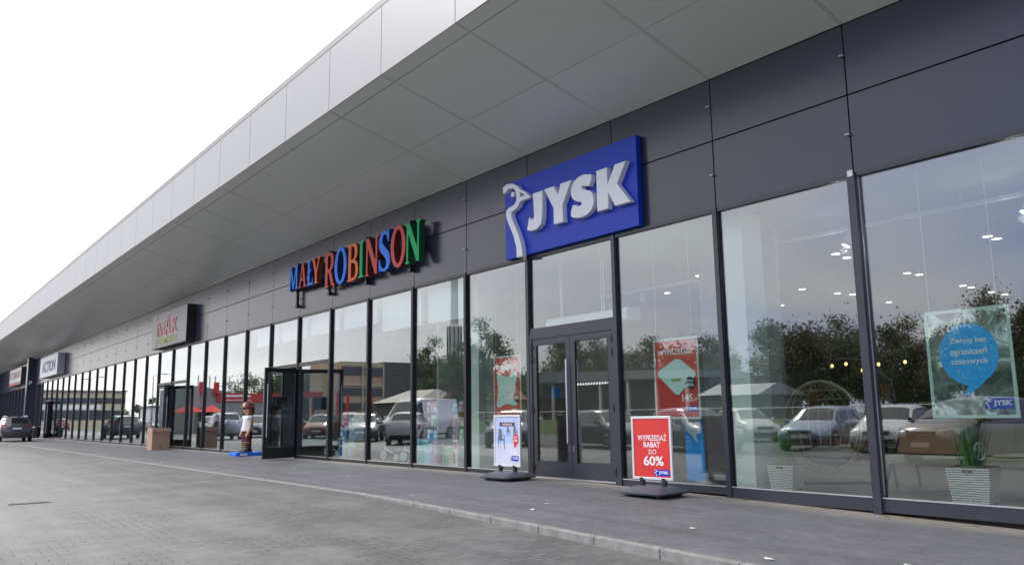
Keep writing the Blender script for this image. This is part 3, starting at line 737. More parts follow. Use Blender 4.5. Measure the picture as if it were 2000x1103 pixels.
# right end: speech bubble
def photo_mat():
    m = bpy.data.materials.new('printed photograph'); m.use_nodes = True; nt = m.node_tree; b = nt.nodes['Principled BSDF']; b.inputs['Roughness'].default_value = .3
    tc = nt.nodes.new('ShaderNodeTexCoord'); n = nt.nodes.new('ShaderNodeTexNoise'); n.inputs['Scale'].default_value = 2.6; n.inputs['Detail'].default_value = 3; n.inputs['Distortion'].default_value = 1.6
    r = nt.nodes.new('ShaderNodeValToRGB'); e = r.color_ramp.elements
    e[0].position = .38; e[0].color = (.035, .05, .045, 1); e[1].position = .62; e[1].color = (.72, .82, .80, 1)
    k = e.new(.54); k.color = (.20, .26, .24, 1)
    nt.links.new(tc.outputs['Object'], n.inputs['Vector']); nt.links.new(n.outputs['Fac'], r.inputs[0]); nt.links.new(r.outputs[0], b.inputs['Base Color'])
    return m
t, hw, h = hung_poster(.67, 1.75, 1.15, 2.58, .3, 'large hanging poster with a round blue speech bubble reading Zwroty bez ograniczeń czasowych', photo_mat(), .045)
bub = [(-.0 + .37 * math.cos(R(a)), .83 + .40 * math.sin(R(a))) for a in range(-60, 256, 8)] + [(-.09, .43), (-.03, .42), (-.10, .30), (-.06, .30), (.06, .37)]
outline([bub], -.007, .002, M['bubble'], t, name='speech_bubble')
for k, s_ in enumerate(('Zwroty bez', 'ograniczeń', 'czasowych')):
    text(s_, *((-.225, .235), (-.235, .235), (-.225, .225))[k], *((.955, 1.045), (.80, .915), (.68, .775))[k], -.0095, M['signwhite'], t, bold=.018)
logo(.14, .485, .115, .255, -.0075, t)
# blue banner standing inside
t = empty('blue_banner', (-3.67, .55, .035), 0, 'tall blue banner with a white speech bubble standing inside behind the red sign', 'banner')
MB().box(-.21, .21, -.01, .01, .06, 1.12).build('cloth', M['bannerblue'], t)
MB().box(-.24, .24, -.12, .12, 0, .06).build('foot', M['black'], t)
outline([smooth_loop([(-.17, 1.04), (0, 1.09), (.17, 1.04), (.17, .92), (.04, .85), (.06, .72), (-.06, .84), (-.17, .92)], 3)], -.01, .002, M['pillow'], t, name='speech_bubble')
for xx in (-.05, .06):
    outline([ring(xx, .97, .035, .05, 16), ring(xx, .97, .02, .034, 16)], -.0122, .0015, M['bannerblue'], t, name='bubble_mark')

# ------------------------------------------------------------------ things inside the furniture shop
t = empty('air_curtain', (-6.5, .75, 3.1), 0, 'long white air curtain unit hung above the entrance door inside', 'air curtain')
b = MB(); b.loft([[(-1.25, -.2, .0), (-1.25, .2, 0), (-1.25, .2, .26), (-1.25, -.12, .26), (-1.25, -.2, .18)], [(1.25, -.2, .0), (1.25, .2, 0), (1.25, .2, .26), (1.25, -.12, .26), (1.25, -.2, .18)]])
b.build('casing', M['white'], t, bevel=.02)
for xx in (-.95, -.9, .35, .42):
    MB().tube([(xx, .0, .25), (xx, .0, 1.56)], .012, 6).build('hanging_rod', M['white'], t)
def planter(loc, s, n, label):
    t = empty('basket_planter', loc, R(8), label, 'planter', 'white wicker planters behind the glass')
    b = MB()
    def sq(w, z): return [(-w, -w, z), (w, -w, z), (w, w, z), (-w, w, z)]
    b.loft([sq(.215 * s, 0), sq(.265 * s, .47 * s), sq(.265 * s, .49 * s), sq(.235 * s, .49 * s), sq(.22 * s, .40 * s)])
    b.build('basket', M['wickerdark'], t); b = MB()
    for k in range(15):       # woven bands
        z = .02 + k * .031
        w = (.218 + .05 * z / .47) * s
        for j in range(9):
            u0 = -w + 2 * w * j / 9; u1 = -w + 2 * w * (j + 1) / 9
            o = .012 * s if (j + k) % 2 else .004 * s
            b.box(u0, u1, -w - o, -w + .01, z * s, (z + .019) * s); b.box(w - .01, w + o, u0, u1, z * s, (z + .022) * s); b.box(-w - o, -w + .01, u0, u1, z * s, (z + .022) * s)
    b.build('weave', M['wicker'], t)
    b = MB(); b.box(-.055 * s, -.01 * s, -.29 * s, -.262 * s, .42 * s, .455 * s); b.box(.015 * s, .06 * s, -.29 * s, -.262 * s, .42 * s, .455 * s); b.build('handle_hole', M['black'], t)
    g = MB(); random.seed(n)
    for k in range(150):
        a = random.uniform(0, 6.283); r0 = random.uniform(0, .16) * s; hh = random.uniform(.45, .95) * s; sp_ = random.uniform(.05, .32) * s
        bx, by = r0 * math.cos(a), r0 * math.sin(a); ww = .006 * s
        px, py = -math.sin(a) * ww, math.cos(a) * ww
        q = [(bx, by, .4 * s), (bx + sp_ * .4 * math.cos(a), by + sp_ * .4 * math.sin(a), .4 * s + hh * .6), (bx + sp_ * math.cos(a), by + sp_ * math.sin(a), .4 * s + hh)]
        g.add([(q[0][0] - px, q[0][1] - py, q[0][2]), (q[0][0] + px, q[0][1] + py, q[0][2]), (q[1][0] + px, q[1][1] + py, q[1][2]), (q[1][0] - px, q[1][1] - py, q[1][2]), q[2]], [(0, 1, 2, 3), (3, 2, 4)])
    g.build('grass_leaves', M['leafin'], t)
    return t
planter((-1.98, .75, .035), .82, 3, 'smaller white wicker planter with thin grass near the white column')
planter((.93, .72, .035), .98, 5, 'larger white wicker planter with dense grass under the speech bubble poster')
# round cane chair
t = empty('hanging_chair', (-1.85, 1.9, .035), 0, 'round cane egg chair with thin curved ribs behind the glass', 'chair')
b = MB(); cz, rr_ = .98, .76
for k in range(13):
    a = R(-90 + 180 * k / 12)
    pts = [(rr_ * math.cos(R(ph)) * math.sin(a) * .95, -rr_ * .35 + rr_ * (1 - math.cos(a)) * .0 + abs(math.cos(a)) * rr_ * .75 * (1 - abs(math.sin(R(ph))) ** 3), cz + rr_ * math.sin(R(ph))) for ph in range(-90, 91, 12)]
    b.tube(pts, .012, 5)
for zf in (-.7, -.45, -.2, .1, .35, .6, .8):
    w = math.sqrt(1 - zf * zf) * rr_
    b.tube([(w * math.sin(R(a)) * .95, -rr_ * .35 + math.cos(R(a)) * w * .75, cz + rr_ * zf) for a in range(-90, 91, 12)], .010, 5)
b.tube([(rr_ * math.cos(R(a)) * .95, -rr_ * .35, cz + rr_ * math.sin(R(a))) for a in range(0, 360, 12)], .022, 6, closed=True)
b.build('cane_shell', M['cane'], t, smooth=True)
b = MB(); b.ball((0, -.02, .50), .5, .36, .16); b.build('seat_cushion', M['pil_beige'], t, smooth=True)
b = MB(); b.tube([(.72, .3, 0), (.95, .5, .9), (.85, .55, 1.7), (.4, .5, 2.1), (0, .3, 2.12)], .03, 8); b.tube([(-.6, -.35, .02), (.2, .6, .02), (.72, .3, .02)], .03, 8); b.build('stand', M['black'], t, smooth=True)
# lounge sofa
t = empty('lounge_sofa', (.75, 2.15, .035), 0, 'low garden sofa with beige seat, brown back cushions and thin dark legs', 'sofa')
MB().box(-1.6, 1.7, -.42, .42, .40, .54).build('seat', M['seat'], t, bevel=.03)
for k, (x0, x1) in enumerate(((-1.58, -.42), (-.38, .62), (.66, 1.68))):
    b = MB(); b.hexa([(x0, -.1, .55), (x1, -.1, .55), (x1, .2, .55), (x0, .2, .55)], [(x0 + .03, .12, 1.02), (x1 - .03, .12, 1.02), (x1 - .03, .34, 1.0), (x0 + .03, .34, 1.0)])
    b.build('back_cushion', M['sofa'] if k < 1 else M['pil_beige'], t, bevel=.06, smooth=True)
MB().box(-1.65, 1.75, .36, .44, .36, .86).build('backrest_frame', M['frame'], t)
for sx in (-1.5, -.6, .6, 1.6):
    for sy in (-.36, .36):
        MB().tube([(sx, sy, .41), (sx + .05, sy, 0)], .02, 6).build('leg', M['frame'], t)
b = empty('serving_plate', (.9, 1.95, .575), 0, 'yellow plate lying on the beige sofa seat', 'plate')
p = MB(); p.ell([(0, 0, 0, .12, .12), (0, 0, .015, .2, .2), (0, 0, .02, .19, .19)]); p.build('plate', mat('yellow plate', (.62, .46, .12), .4), b)
# wicker armchair behind the left door leaf, blue bag on a hook
t = empty('wicker_armchair', (-8.6, 1.4, .035), R(-40), 'dark brown wicker armchair just inside the entrance door', 'chair')
MB().box(-.33, .33, -.32, .32, .30, .44).build('seat', M['wickerdark'], t, bevel=.03)
b = MB(); b.loft([[(.36 * math.cos(R(a)) * s_, .30 * math.sin(R(a)) * s_ + .05, z) for a in range(-20, 201, 20)] + [(.33 * math.cos(R(a)) * s_, .27 * math.sin(R(a)) * s_ + .05, z) for a in range(200, -21, -20)] for z, s_ in ((.3, .95), (.6, 1.05), (.85, 1.12), (.98, 1.1))])
b.build('backrest', M['wickerdark'], t)
for sx in (-.26, .26):
    for sy in (-.24, .24): MB().tube([(sx, sy, .31), (sx * 1.1, sy * 1.1, 0)], .022, 6).build('leg', M['black'], t)
t = empty('display_board', (-9.75, 2.4, .035), R(10), 'tall brown display board behind the wicker armchair', 'display')
MB().box(-.45, .45, -.03, .03, 0, 1.65).build('board', mat('brown board', (.13, .085, .06), .6, var=.15), t)
MB().box(-.45, .45, -.2, .2, 0, .04).build('foot', M['black'], t)
t = empty('blue_bag', (-11.09, 3.6, 1.5), 0, 'small blue bag with two handles hung inside behind the left door leaf', 'bag')
b = MB(); b.hexa([(-.2, -.05, 0), (.2, -.05, 0), (.2, .05, 0), (-.2, .05, 0)], [(-.2, -.02, .5), (.2, -.02, .5), (.2, .02, .5), (-.2, .02, .5)]); b.build('body', M['bannerblue'], t)
for xx in (-.14, .14): MB().tube([(xx, 0, .5), (xx, 0, .68)], .012, 5).build('handle', M['bannerblue'], t)
MB().tube([(0, 0, .68), (0, 0, 3.18)], .004, 4).build('cord', M['black'], t)
MB().tube([(-.2, 0, .68), (.2, 0, .68)], .01, 4).build('hanger', M['black'], t)
# lights
TL = empty('track_light', (2.0, 2.2, 4.40), 0, 'long white lighting track with spotlights in the right hand shop window', 'light')
MB().box(-5.0, 8.0, -.03, .03, -.03, .03).build('rail', M['white'], TL)
for xx in (-3.4, -.55, 2.4, 5):
    b = MB(); b.tube([(xx, 0, -.02), (xx, 0, -.10)], .015, 6); b.tube([(xx + .03, .03, -.08), (xx - .05, -.05, -.30)], .075, 14); b.build('spotlight', M['white'], TL, smooth=True)
for xx in (-4.2, -1.5, 1.2, 4, 7): MB().tube([(xx, 0, .03), (xx, 0, .265)], .008, 5).build('hanger', M['white'], TL)
pl_ = bpy.data.lights.new('track_bulb', 'POINT'); pl_.energy = 3.5; pl_.shadow_soft_size = .06; pl_.color = (1, .97, .93)
for xx in (-3.45, -.6, 2.35):
    o = bpy.data.objects.new('lamp', pl_); COL.objects.link(o); o.parent = TL; o.location = (xx - .05, -.07, -.38)
TL2 = empty('track_light', (-6.2, 2.6, 4.05), 0, 'shorter white lighting track above the entrance door inside', 'light')
MB().box(-1.9, 3.0, -.03, .03, -.03, .03).build('rail', M['white'], TL2)
for xx in (-.5, 1.7):
    b = MB(); b.tube([(xx, 0, -.02), (xx, 0, -.1)], .015, 6); b.tube([(xx, 0, -.08), (xx - .02, -.02, -.28)], .075, 14); b.build('spotlight', M['white'], TL2, smooth=True)
for xx in (-1.5, .6, 2.6): MB().tube([(xx, 0, .03), (xx, 0, .615)], .008, 5).build('hanger', M['white'], TL2)
dlt = empty('downlight', (0, 0, 4.67), 0, 'small round white ceiling spot shining in the furniture shop', 'ceiling light', 'ceiling spots in the furniture shop')
b = MB(); b.tube([(0, 0, 0), (0, 0, -.07)], .11, 18); b.build('housing', M['white'], dlt, smooth=True)
MB().tube([(0, 0, -.071), (0, 0, -.074)], .085, 16).build('lens', M['lamp_on'], dlt)
ll = bpy.data.lights.new('downlight_lamp', 'SPOT'); ll.energy = 34; ll.spot_size = R(155); ll.spot_blend = .6; ll.shadow_soft_size = .08; ll.color = (1, .96, .9)
lo_ = bpy.data.objects.new('lamp', ll); COL.objects.link(lo_); lo_.parent = dlt; lo_.location = (0, 0, -.09)
DP = [(-3.4, 5.1), (-3.5, 5.7), (-6.8, 9.0), (-6.7, 10.6), (-6.6, 11.2), (-3.8, 8.9), (-3.75, 9.4), (-4.0, 12.3), (-4.0, 12.8), (-6.9, 13.8), (-4.1, 14.3), (-4.1, 15.2), (-6.9, 4.8), (-9.3, 6.3), (-9.6, 8.2), (-.7, 6.0), (-.7, 6.4), (-.7, 9.5), (-.7, 10.0), (2.2, 6.0), (2.2, 9.5), (-9.2, 11.5)]
for k, (xx, yy) in enumerate(DP):
    o = dlt if k == 0 else copy_tree(dlt)
    o.location = (xx, yy, 4.67)
pl0 = empty('pendant_lamp', (0, 0, 0), 0, 'small warm glowing bulb hung deep inside the furniture shop', 'lamp', 'warm bulbs deep in the furniture shop')
MB().tube([(0, 0, .06), (0, 0, 2.3)], .006, 4).build('cord', M['black'], pl0)
b = MB(); b.ball((0, 0, 0), .038, .038, .045, 10, 7); b.build('bulb', M['lamp_warm'], pl0, smooth=True)
for k, (xx, zz) in enumerate(((-5.46, 2.39), (-5.08, 2.42), (-4.66, 2.24), (-4.24, 2.36), (-3.59, 2.38))):
    o = pl0 if k == 0 else copy_tree(pl0)
    o.location = (xx, 8.0, zz)
# dim shop fittings deep inside
random.seed(5)
for k, (xx, yy, ww, hh, cc) in enumerate(((-8, 13, 2.4, 2.0, (.16, .06, .04)), (-4.5, 11, 2.6, 1.6, (.10, .12, .07)), (-1, 12, 2.2, 2.1, (.14, .07, .05)), (2.5, 11, 2.5, 1.8, (.11, .10, .09)))):
    t = empty('display_shelf', (xx, yy, .035), 0, ('reddish display shelf deep inside on the left', 'greenish display shelf deep inside below the warm bulbs', 'tall reddish brown display shelf deep inside', 'grey display shelf deep inside at the right')[k], 'shelf')
    MB().box(-ww / 2, ww / 2, -.25, .25, 0, .1).build('base', M['black'], t)
    for sx in (-ww / 2, ww / 2 - .04): MB().box(sx, sx + .04, -.25, .25, .1, hh).build('side_panel', mat('shelf side', tuple(c * .6 for c in cc), .7), t)
    mm = mat('shelf goods', cc, .8, var=.5, scale=5)
    for z in (.5, .95, 1.4):
        if z < hh: MB().box(-ww / 2 + .04, ww / 2 - .04, -.25, .25, z, z + .03).build('shelf', M['wallgrey'], t)
    b = MB(); b.box(-ww / 2 + .08, ww / 2 - .08, -.2, .2, .12, .42); b.box(-ww / 2 + .1, ww / 2 - .2, -.2, .2, .55, .85); b.build('goods', mm, t)

TL3 = empty('track_light', (-15.0, 2.4, 4.0), 0, 'white lighting track shining on the toys behind the toy shop glass', 'light')
MB().box(-4.5, 2.8, -.025, .025, -.025, .025).build('rail', M['white'], TL3)
sl3 = bpy.data.lights.new('track_lamp', 'SPOT'); sl3.energy = 110; sl3.spot_size = R(95); sl3.spot_blend = .5; sl3.shadow_soft_size = .06; sl3.color = (1, .96, .9)
for xx in (-3.0, -.2, 2.4):
    b = MB(); b.tube([(xx, 0, -.02), (xx, 0, -.1)], .015, 6); b.tube([(xx, 0, -.08), (xx, -.1, -.26)], .06, 12); o = b.build('spotlight', M['white'], TL3, smooth=True)
    l3 = bpy.data.objects.new('lamp', sl3); COL.objects.link(l3); l3.parent = TL3; l3.location = (xx, -.14, -.3); l3.rotation_euler = (R(-26), 0, 0)
for xx in (-4, 0, 2.5): MB().tube([(xx, 0, .02), (xx, 0, .665)], .007, 5).build('hanger', M['white'], TL3)
# ------------------------------------------------------------------ toy shop window
cols = {'pale blue': (.42, .55, .78), 'blue': (.06, .22, .55), 'white': (.7, .7, .7), 'pink': (.62, .16, .28), 'red': (.5, .05, .05), 'green': (.12, .36, .16), 'dark': (.05, .05, .07), 'turquoise': (.08, .42, .5), 'beige': (.5, .42, .32)}
pm = {k: mat('toy box ' + k, tuple(min(.85, c_ * 1.25) for c_ in v), .45, var=.35, scale=9) for k, v in cols.items()}
rack = empty('toy_rack', (-12.2, .95, .035), 0, 'dark shelf rack filled with coloured toy boxes behind the toy shop glass', 'shelf')
for z in (.62, .98, 1.34): MB().box(-1.0, 1.0, -.22, .22, z, z + .025).build('shelf', M['wallgrey'], rack)
for sx in (-1.0, .97): MB().box(sx, sx + .03, -.22, .22, 0, 1.8).build('side_panel', M['frame_dk'], rack)
MB().box(-.97, .97, .2, .22, 0, 1.8).build('back_panel', M['walldark'], rack)
def toybox(x, y, z, w, d, h, c, where, mark=None):
    t = empty('toy_box', (x, y, z), 0, '%s toy box %s' % (c, where), 'toy box', '%s toy boxes in the toy shop window' % c)
    MB().box(-w / 2, w / 2, -d / 2, d / 2, 0, h).build('carton', pm[c], t)
    b = MB(); b.box(-w * .4, w * .4, -d / 2 - .003, -d / 2 - .0005, h * .66, h * .92)
    b.box(-w * .42, -w * .02, -d / 2 - .003, -d / 2 - .0005, h * .1, h * .55)
    b.build('printed_front', pm[mark or 'white'], t)
for a in ((-12.72, .62, .035, .72, .3, .66, 'pale blue', 'largest, on the floor below the rack', 'turquoise'), (-12.05, .62, .035, .5, .3, .60, 'pale blue', 'second on the floor, beside the beige one', 'pink'), (-11.55, .62, .035, .36, .3, .5, 'beige', 'on the floor below the rack', 'green'), (-11.25, .6, .035, .2, .26, .66, 'white', 'narrow, on the floor at the right end', 'red')):
    toybox(*a)
seq = [('blue', 'white'), ('white', 'pink'), ('turquoise', 'white'), ('dark', 'pink'), ('pink', 'white'), ('green', 'white'), ('red', 'white')]
for r_, z in enumerate((.645, 1.005, 1.365)):
    x = -13.1
    for k in range(7):
        w = (.34, .22, .28, .2, .3, .24, .2)[(k + r_ * 3) % 7]
        c, mk = seq[(k * 2 + r_ * 3) % 7]
        toybox(x + w / 2, .92, z, w - .02, .3, (.3, .26, .32, .24)[(k + r_) % 4], c, 'on the %s shelf of the rack' % ('lowest', 'middle', 'top')[r_], mk)
        x += w
for k, (x, z, w, h, c) in enumerate(((-17.95, .035, .5, .62, 'white'), (-17.35, .035, .5, .55, 'beige'), (-17.9, .66, .45, .35, 'blue'), (-17.3, .59, .4, .4, 'pale blue'), (-17.85, 1.02, .42, .4, 'pink'), (-17.3, 1.0, .4, .4, 'white'))):
    toybox(x, .8, z, w, .3, h, c, 'in the left stack by the closed door leaf, %s' % ('bottom left', 'bottom right', 'middle left', 'middle right', 'top left', 'top right')[k], 'white' if c != 'white' else 'blue')
def tricycle(loc, label):
    t = empty('tricycle', loc, R(25), label, 'tricycle', 'tricycles in the toy shop window')
    def wheel(x, y, r):
        w = MB(); w.tube([(x + r * math.cos(R(a)), y, r + r * math.sin(R(a))) for a in range(0, 360, 20)], .018, 6, closed=True); o = w.build('wheel', M['black'], t, smooth=True)
        d = MB(); d.disc_cyl((x, y, r), (0, 1, 0), r * .75, .012, 20); d.build('wheel_disc', M['white'], o)
        return o
    wheel(-.28, 0, .16); wheel(.3, -.18, .12); wheel(.3, .18, .12)
    f = MB(); f.tube([(-.28, 0, .16), (-.2, 0, .52)], .016, 6); f.tube([(-.23, 0, .36), (.1, 0, .2), (.3, 0, .13)], .018, 6); f.tube([(.3, -.18, .12), (.3, .18, .12)], .012, 6); f.build('frame', M['white'], t, smooth=True)
    h = MB(); h.tube([(-.16, -.18, .55), (-.2, 0, .52), (-.16, .18, .55)], .016, 6); h.build('handlebar', M['steel'], t, smooth=True)
    s_ = MB(); s_.ball((.1, 0, .32), .11, .08, .03); s_.build('saddle', M['black'], t, smooth=True)
tricycle((-15.0, .75, .035), 'white tricycle left of the mullion beside another tricycle')
tricycle((-13.85, .75, .035), 'white tricycle half hidden behind the left edge of the pale blue boxes')
tricycle((-18.9, .8, .035), 'white tricycle standing behind the closed toy shop door leaf')

# ------------------------------------------------------------------ display statue, carton, bin, scraps, drain
t = empty('shop_statue', (-23.22, -.50, 0), 0, 'painted display figure in brown hat and white blouse standing on a blue plinth', 'statue')
b = MB(); b.box(-.42, .36, -.50, .46, 0, .13); b.build('plinth', M['plinthblue'], t, bevel=.015)
b = MB(); b.box(.361, .363, -.36, -.1, .03, .09); b.build('plinth_label', M['signwhite'], t)
b = MB()     # legs, facing -y
for sx in (-1, 1):
    b.ell([(sx * .12, -.02, .36, .095, .10), (sx * .125, 0, .62, .115, .12), (sx * .12, 0, .82, .13, .14), (sx * .10, 0, .95, .13, .15)], 14)
b.build('trousers', M['maroon'], t, smooth=True, angle=60)
for sx in (-1, 1):
    b = MB(); b.ell([(sx * .125, -.05, .13, .085, .20), (sx * .125, -.05, .18, .09, .20), (sx * .12, -.01, .24, .085, .13), (sx * .12, 0, .38, .10, .11), (sx * .12, 0, .48, .118, .128), (sx * .12, 0, .50, .112, .12)], 14)
    o = b.build('boot', M['boot'], t, smooth=True, angle=60)
    b = MB(); b.ell([(sx * .12, 0, .452, .121, .132), (sx * .12, 0, .47, .122, .133)], 14); b.build('boot_trim', M['gold'], o)
    b = MB()
    for z in (.26, .32, .38): b.box(sx * .12 - .05, sx * .12 + .05, -.155, -.10, z, z + .02)
    b.build('boot_lace', M['gold'], o)
b = MB(); b.ell([(0, 0, .86, .27, .22), (0, 0, .90, .275, .225), (0, 0, 1.08, .215, .175), (0, 0, 1.28, .235, .165), (0, 0, 1.37, .22, .15), (0, 0, 1.41, .11, .10)], 20)
b.build('blouse', M['blouse'], t, smooth=True, angle=60)
for sx in (-1, 1):
    b = MB(); b.ball((sx * .25, 0, 1.33), .105, .13, .085); b.build('sleeve', M['blouse'], t, smooth=True)
    b = MB(); b.tube([(sx * .27, 0, 1.30), (sx * .315, -.005, 1.12), (sx * .325, -.04, .92), (sx * .315, -.09, .80)], [.06, .056, .05, .046], 12); b.ball((sx * .312, -.11, .745), .05, .062, .07, 12, 7)
    for k in range(4): b.tube([(sx * .312 + (k - 1.5) * .022, -.14, .73), (sx * .312 + (k - 1.5) * .022, -.165, .69), (sx * .312 + (k - 1.5) * .022, -.14, .665)], .013, 6)
    b.tube([(sx * .27, -.13, .76), (sx * .25, -.175, .735)], .014, 6)
    b.build('arm', M['skin'], t, smooth=True)
b = MB(); b.ell([(0, 0, 1.38, .075, .08), (0, 0, 1.46, .07, .075)], 14); b.ball((0, -.015, 1.59), .165, .17, .165, 20, 12); b.ball((0, -.185, 1.565), .022, .03, .024, 8, 5)
b.build('head', M['skin'], t, smooth=True)
b = MB()
for sx in (-.06, .06): b.ball((sx, -.168, 1.60), .02, .015, .028, 8, 5)
b.build('eye', M['boot'], t, smooth=True)
b = MB(); b.tube([(-.06, -.163, 1.515), (0, -.182, 1.50), (.06, -.163, 1.515)], .008, 5); b.build('mouth', M['maroon'], t)
b = MB(); b.ell([(0, .07, 1.40, .15, .10), (0, .08, 1.48, .19, .14), (0, .06, 1.60, .20, .165), (0, .03, 1.72, .185, .17), (0, .02, 1.78, .13, .13)], 18); b.build('hair', M['hair'], t, smooth=True)
b = MB(); b.ell([(0, -.03, 1.665, .25, .27), (0, -.03, 1.69, .255, .275), (0, 0, 1.72, .215, .225), (0, .01, 1.82, .19, .20), (0, .02, 1.89, .12, .13), (0, .02, 1.91, .03, .03)], 20); b.build('hat', M['hair'], t, smooth=True, angle=60)

t = empty('cardboard_box', (-32.85, -1.05, 0), R(3), 'brown cardboard carton standing on the pavement by the supermarket door', 'box')
b = MB(); b.box(-.36, .36, -.38, .38, 0, .66); b.build('carton', M['card'], t, bevel=.008)
b = MB(); b.box(-.365, .365, -.385, .385, .662, .95); b.build('upper_carton', M['card'], t, bevel=.008)
b = MB(); b.box(.361, .3635, -.05, .05, .02, .14); b.box(.3605, .3665, -.38, .38, .648, .672); b.build('tape', M['cardtape'], t)
b = MB(); b.hexa([(.36, -.38, .95), (.36, .38, .95), (.365, .38, .955), (.365, -.38, .955)], [(.40, -.42, .80), (.40, .42, .80), (.406, .42, .80), (.406, -.42, .80)])
b.hexa([(-.3, -.38, .952), (.3, -.38, .952), (.3, -.385, .952), (-.3, -.385, .952)], [(-.34, -.43, 1.10), (.3, -.46, 1.09), (.3, -.465, 1.09), (-.34, -.435, 1.10)])
b.build('flap', M['card'], t)
t = empty('waste_bin', (-70.6, -.85, 0), 0, 'small dark waste bin by the far door next to the pier', 'bin')
b = MB(); b.ell([(0, 0, 0, .25, .25), (0, 0, .8, .3, .3), (0, 0, .86, .3, .3), (0, 0, .95, .2, .2)]); b.build('body', M['black'], t, smooth=True)
b = MB(); b.tube([(0, 0, .9), (0, 0, 1.25)], .05, 8); b.build('top_post', M['black'], t)
b = MB(); b.box(-.9, .9, -.7, .7, 0, .035)
tag(b.build('floor_mat', mat('pale mat', (.42, .42, .43), .9, var=.1), bevel=.01), 'pale grey mat lying on the pavement before the far door', 'mat').location = (-69.2, -.9, .002)
random.seed(3)
for k, (xx, yy, lb) in enumerate(((-3.65, -2.89, 'white paper scrap on the pavement, farther of the two below the red sign'), (-3.25, -3.49, 'white paper scrap on the pavement, nearer of the two below the red sign'), (1.05, -4.0, 'white paper scrap close to the kerb at the right'), (2.02, -3.23, 'white paper scrap at the far right of the pavement'), (-.68, -3.06, 'white paper scrap in the middle of the pavement below the egg chair'), (-10.73, -2.68, 'white paper scrap on the pavement before the toy rack'), (-5.9, -3.9, 'white paper scrap near the kerb before the glass door'))):
    b = MB(); n = 7
    pts = [(random.uniform(.028, .05) * math.cos(6.283 * j / n) * 1.3, random.uniform(.02, .035) * math.sin(6.283 * j / n), random.uniform(.003, .014)) for j in range(n)]
    b.hexa([(p_[0], p_[1], p_[2]) for p_ in pts], [(p_[0], p_[1], p_[2] + .002) for p_ in pts])
    o = tag(b.build('paper_scrap', M['paper']), lb, 'litter', 'paper scraps on the pavement'); o.location = (xx, yy, gz(xx))
M['dryleaf'] = mat('dry leaf', (.26, .15, .07), .8, var=.2)
for k, (xx, yy) in enumerate(((.42, -.16), (.18, -.22), (-.75, -.13), (-.95, -.19), (1.3, -.17), (-2.1, -.2))):
    b = MB(); a_ = random.uniform(0, 3); c_, s_ = math.cos(a_), math.sin(a_)
    pts = [(-.045, 0, .004), (-.015, -.02, .012), (.03, -.016, .01), (.05, 0, .018), (.025, .018, .012), (-.015, .022, .009)]
    pts = [(c_ * p_[0] - s_ * p_[1], s_ * p_[0] + c_ * p_[1], p_[2]) for p_ in pts]
    b.hexa(pts, [(p_[0], p_[1], p_[2] + .0015) for p_ in pts])
    o = tag(b.build('dry_leaf', M['dryleaf']), 'small dry brown leaf at the foot of the glass wall', 'leaf', 'dry leaves by the glass wall'); o.location = (xx, yy, gz(xx))
t = empty('drain_grate', (-9.3, -8.95, rz(-9.3)), R(90), 'narrow dark drain grate set in the paved road', 'drain')
b = MB(); b.box(-.3, .3, -.11, .11, -.02, .004); b.build('frame', M['iron'], t)
b = MB()
for k in range(9): b.box(-.26 + k * .06, -.225 + k * .06, -.085, .085, .0045, .010)
b.build('bars', M['iron'], t)

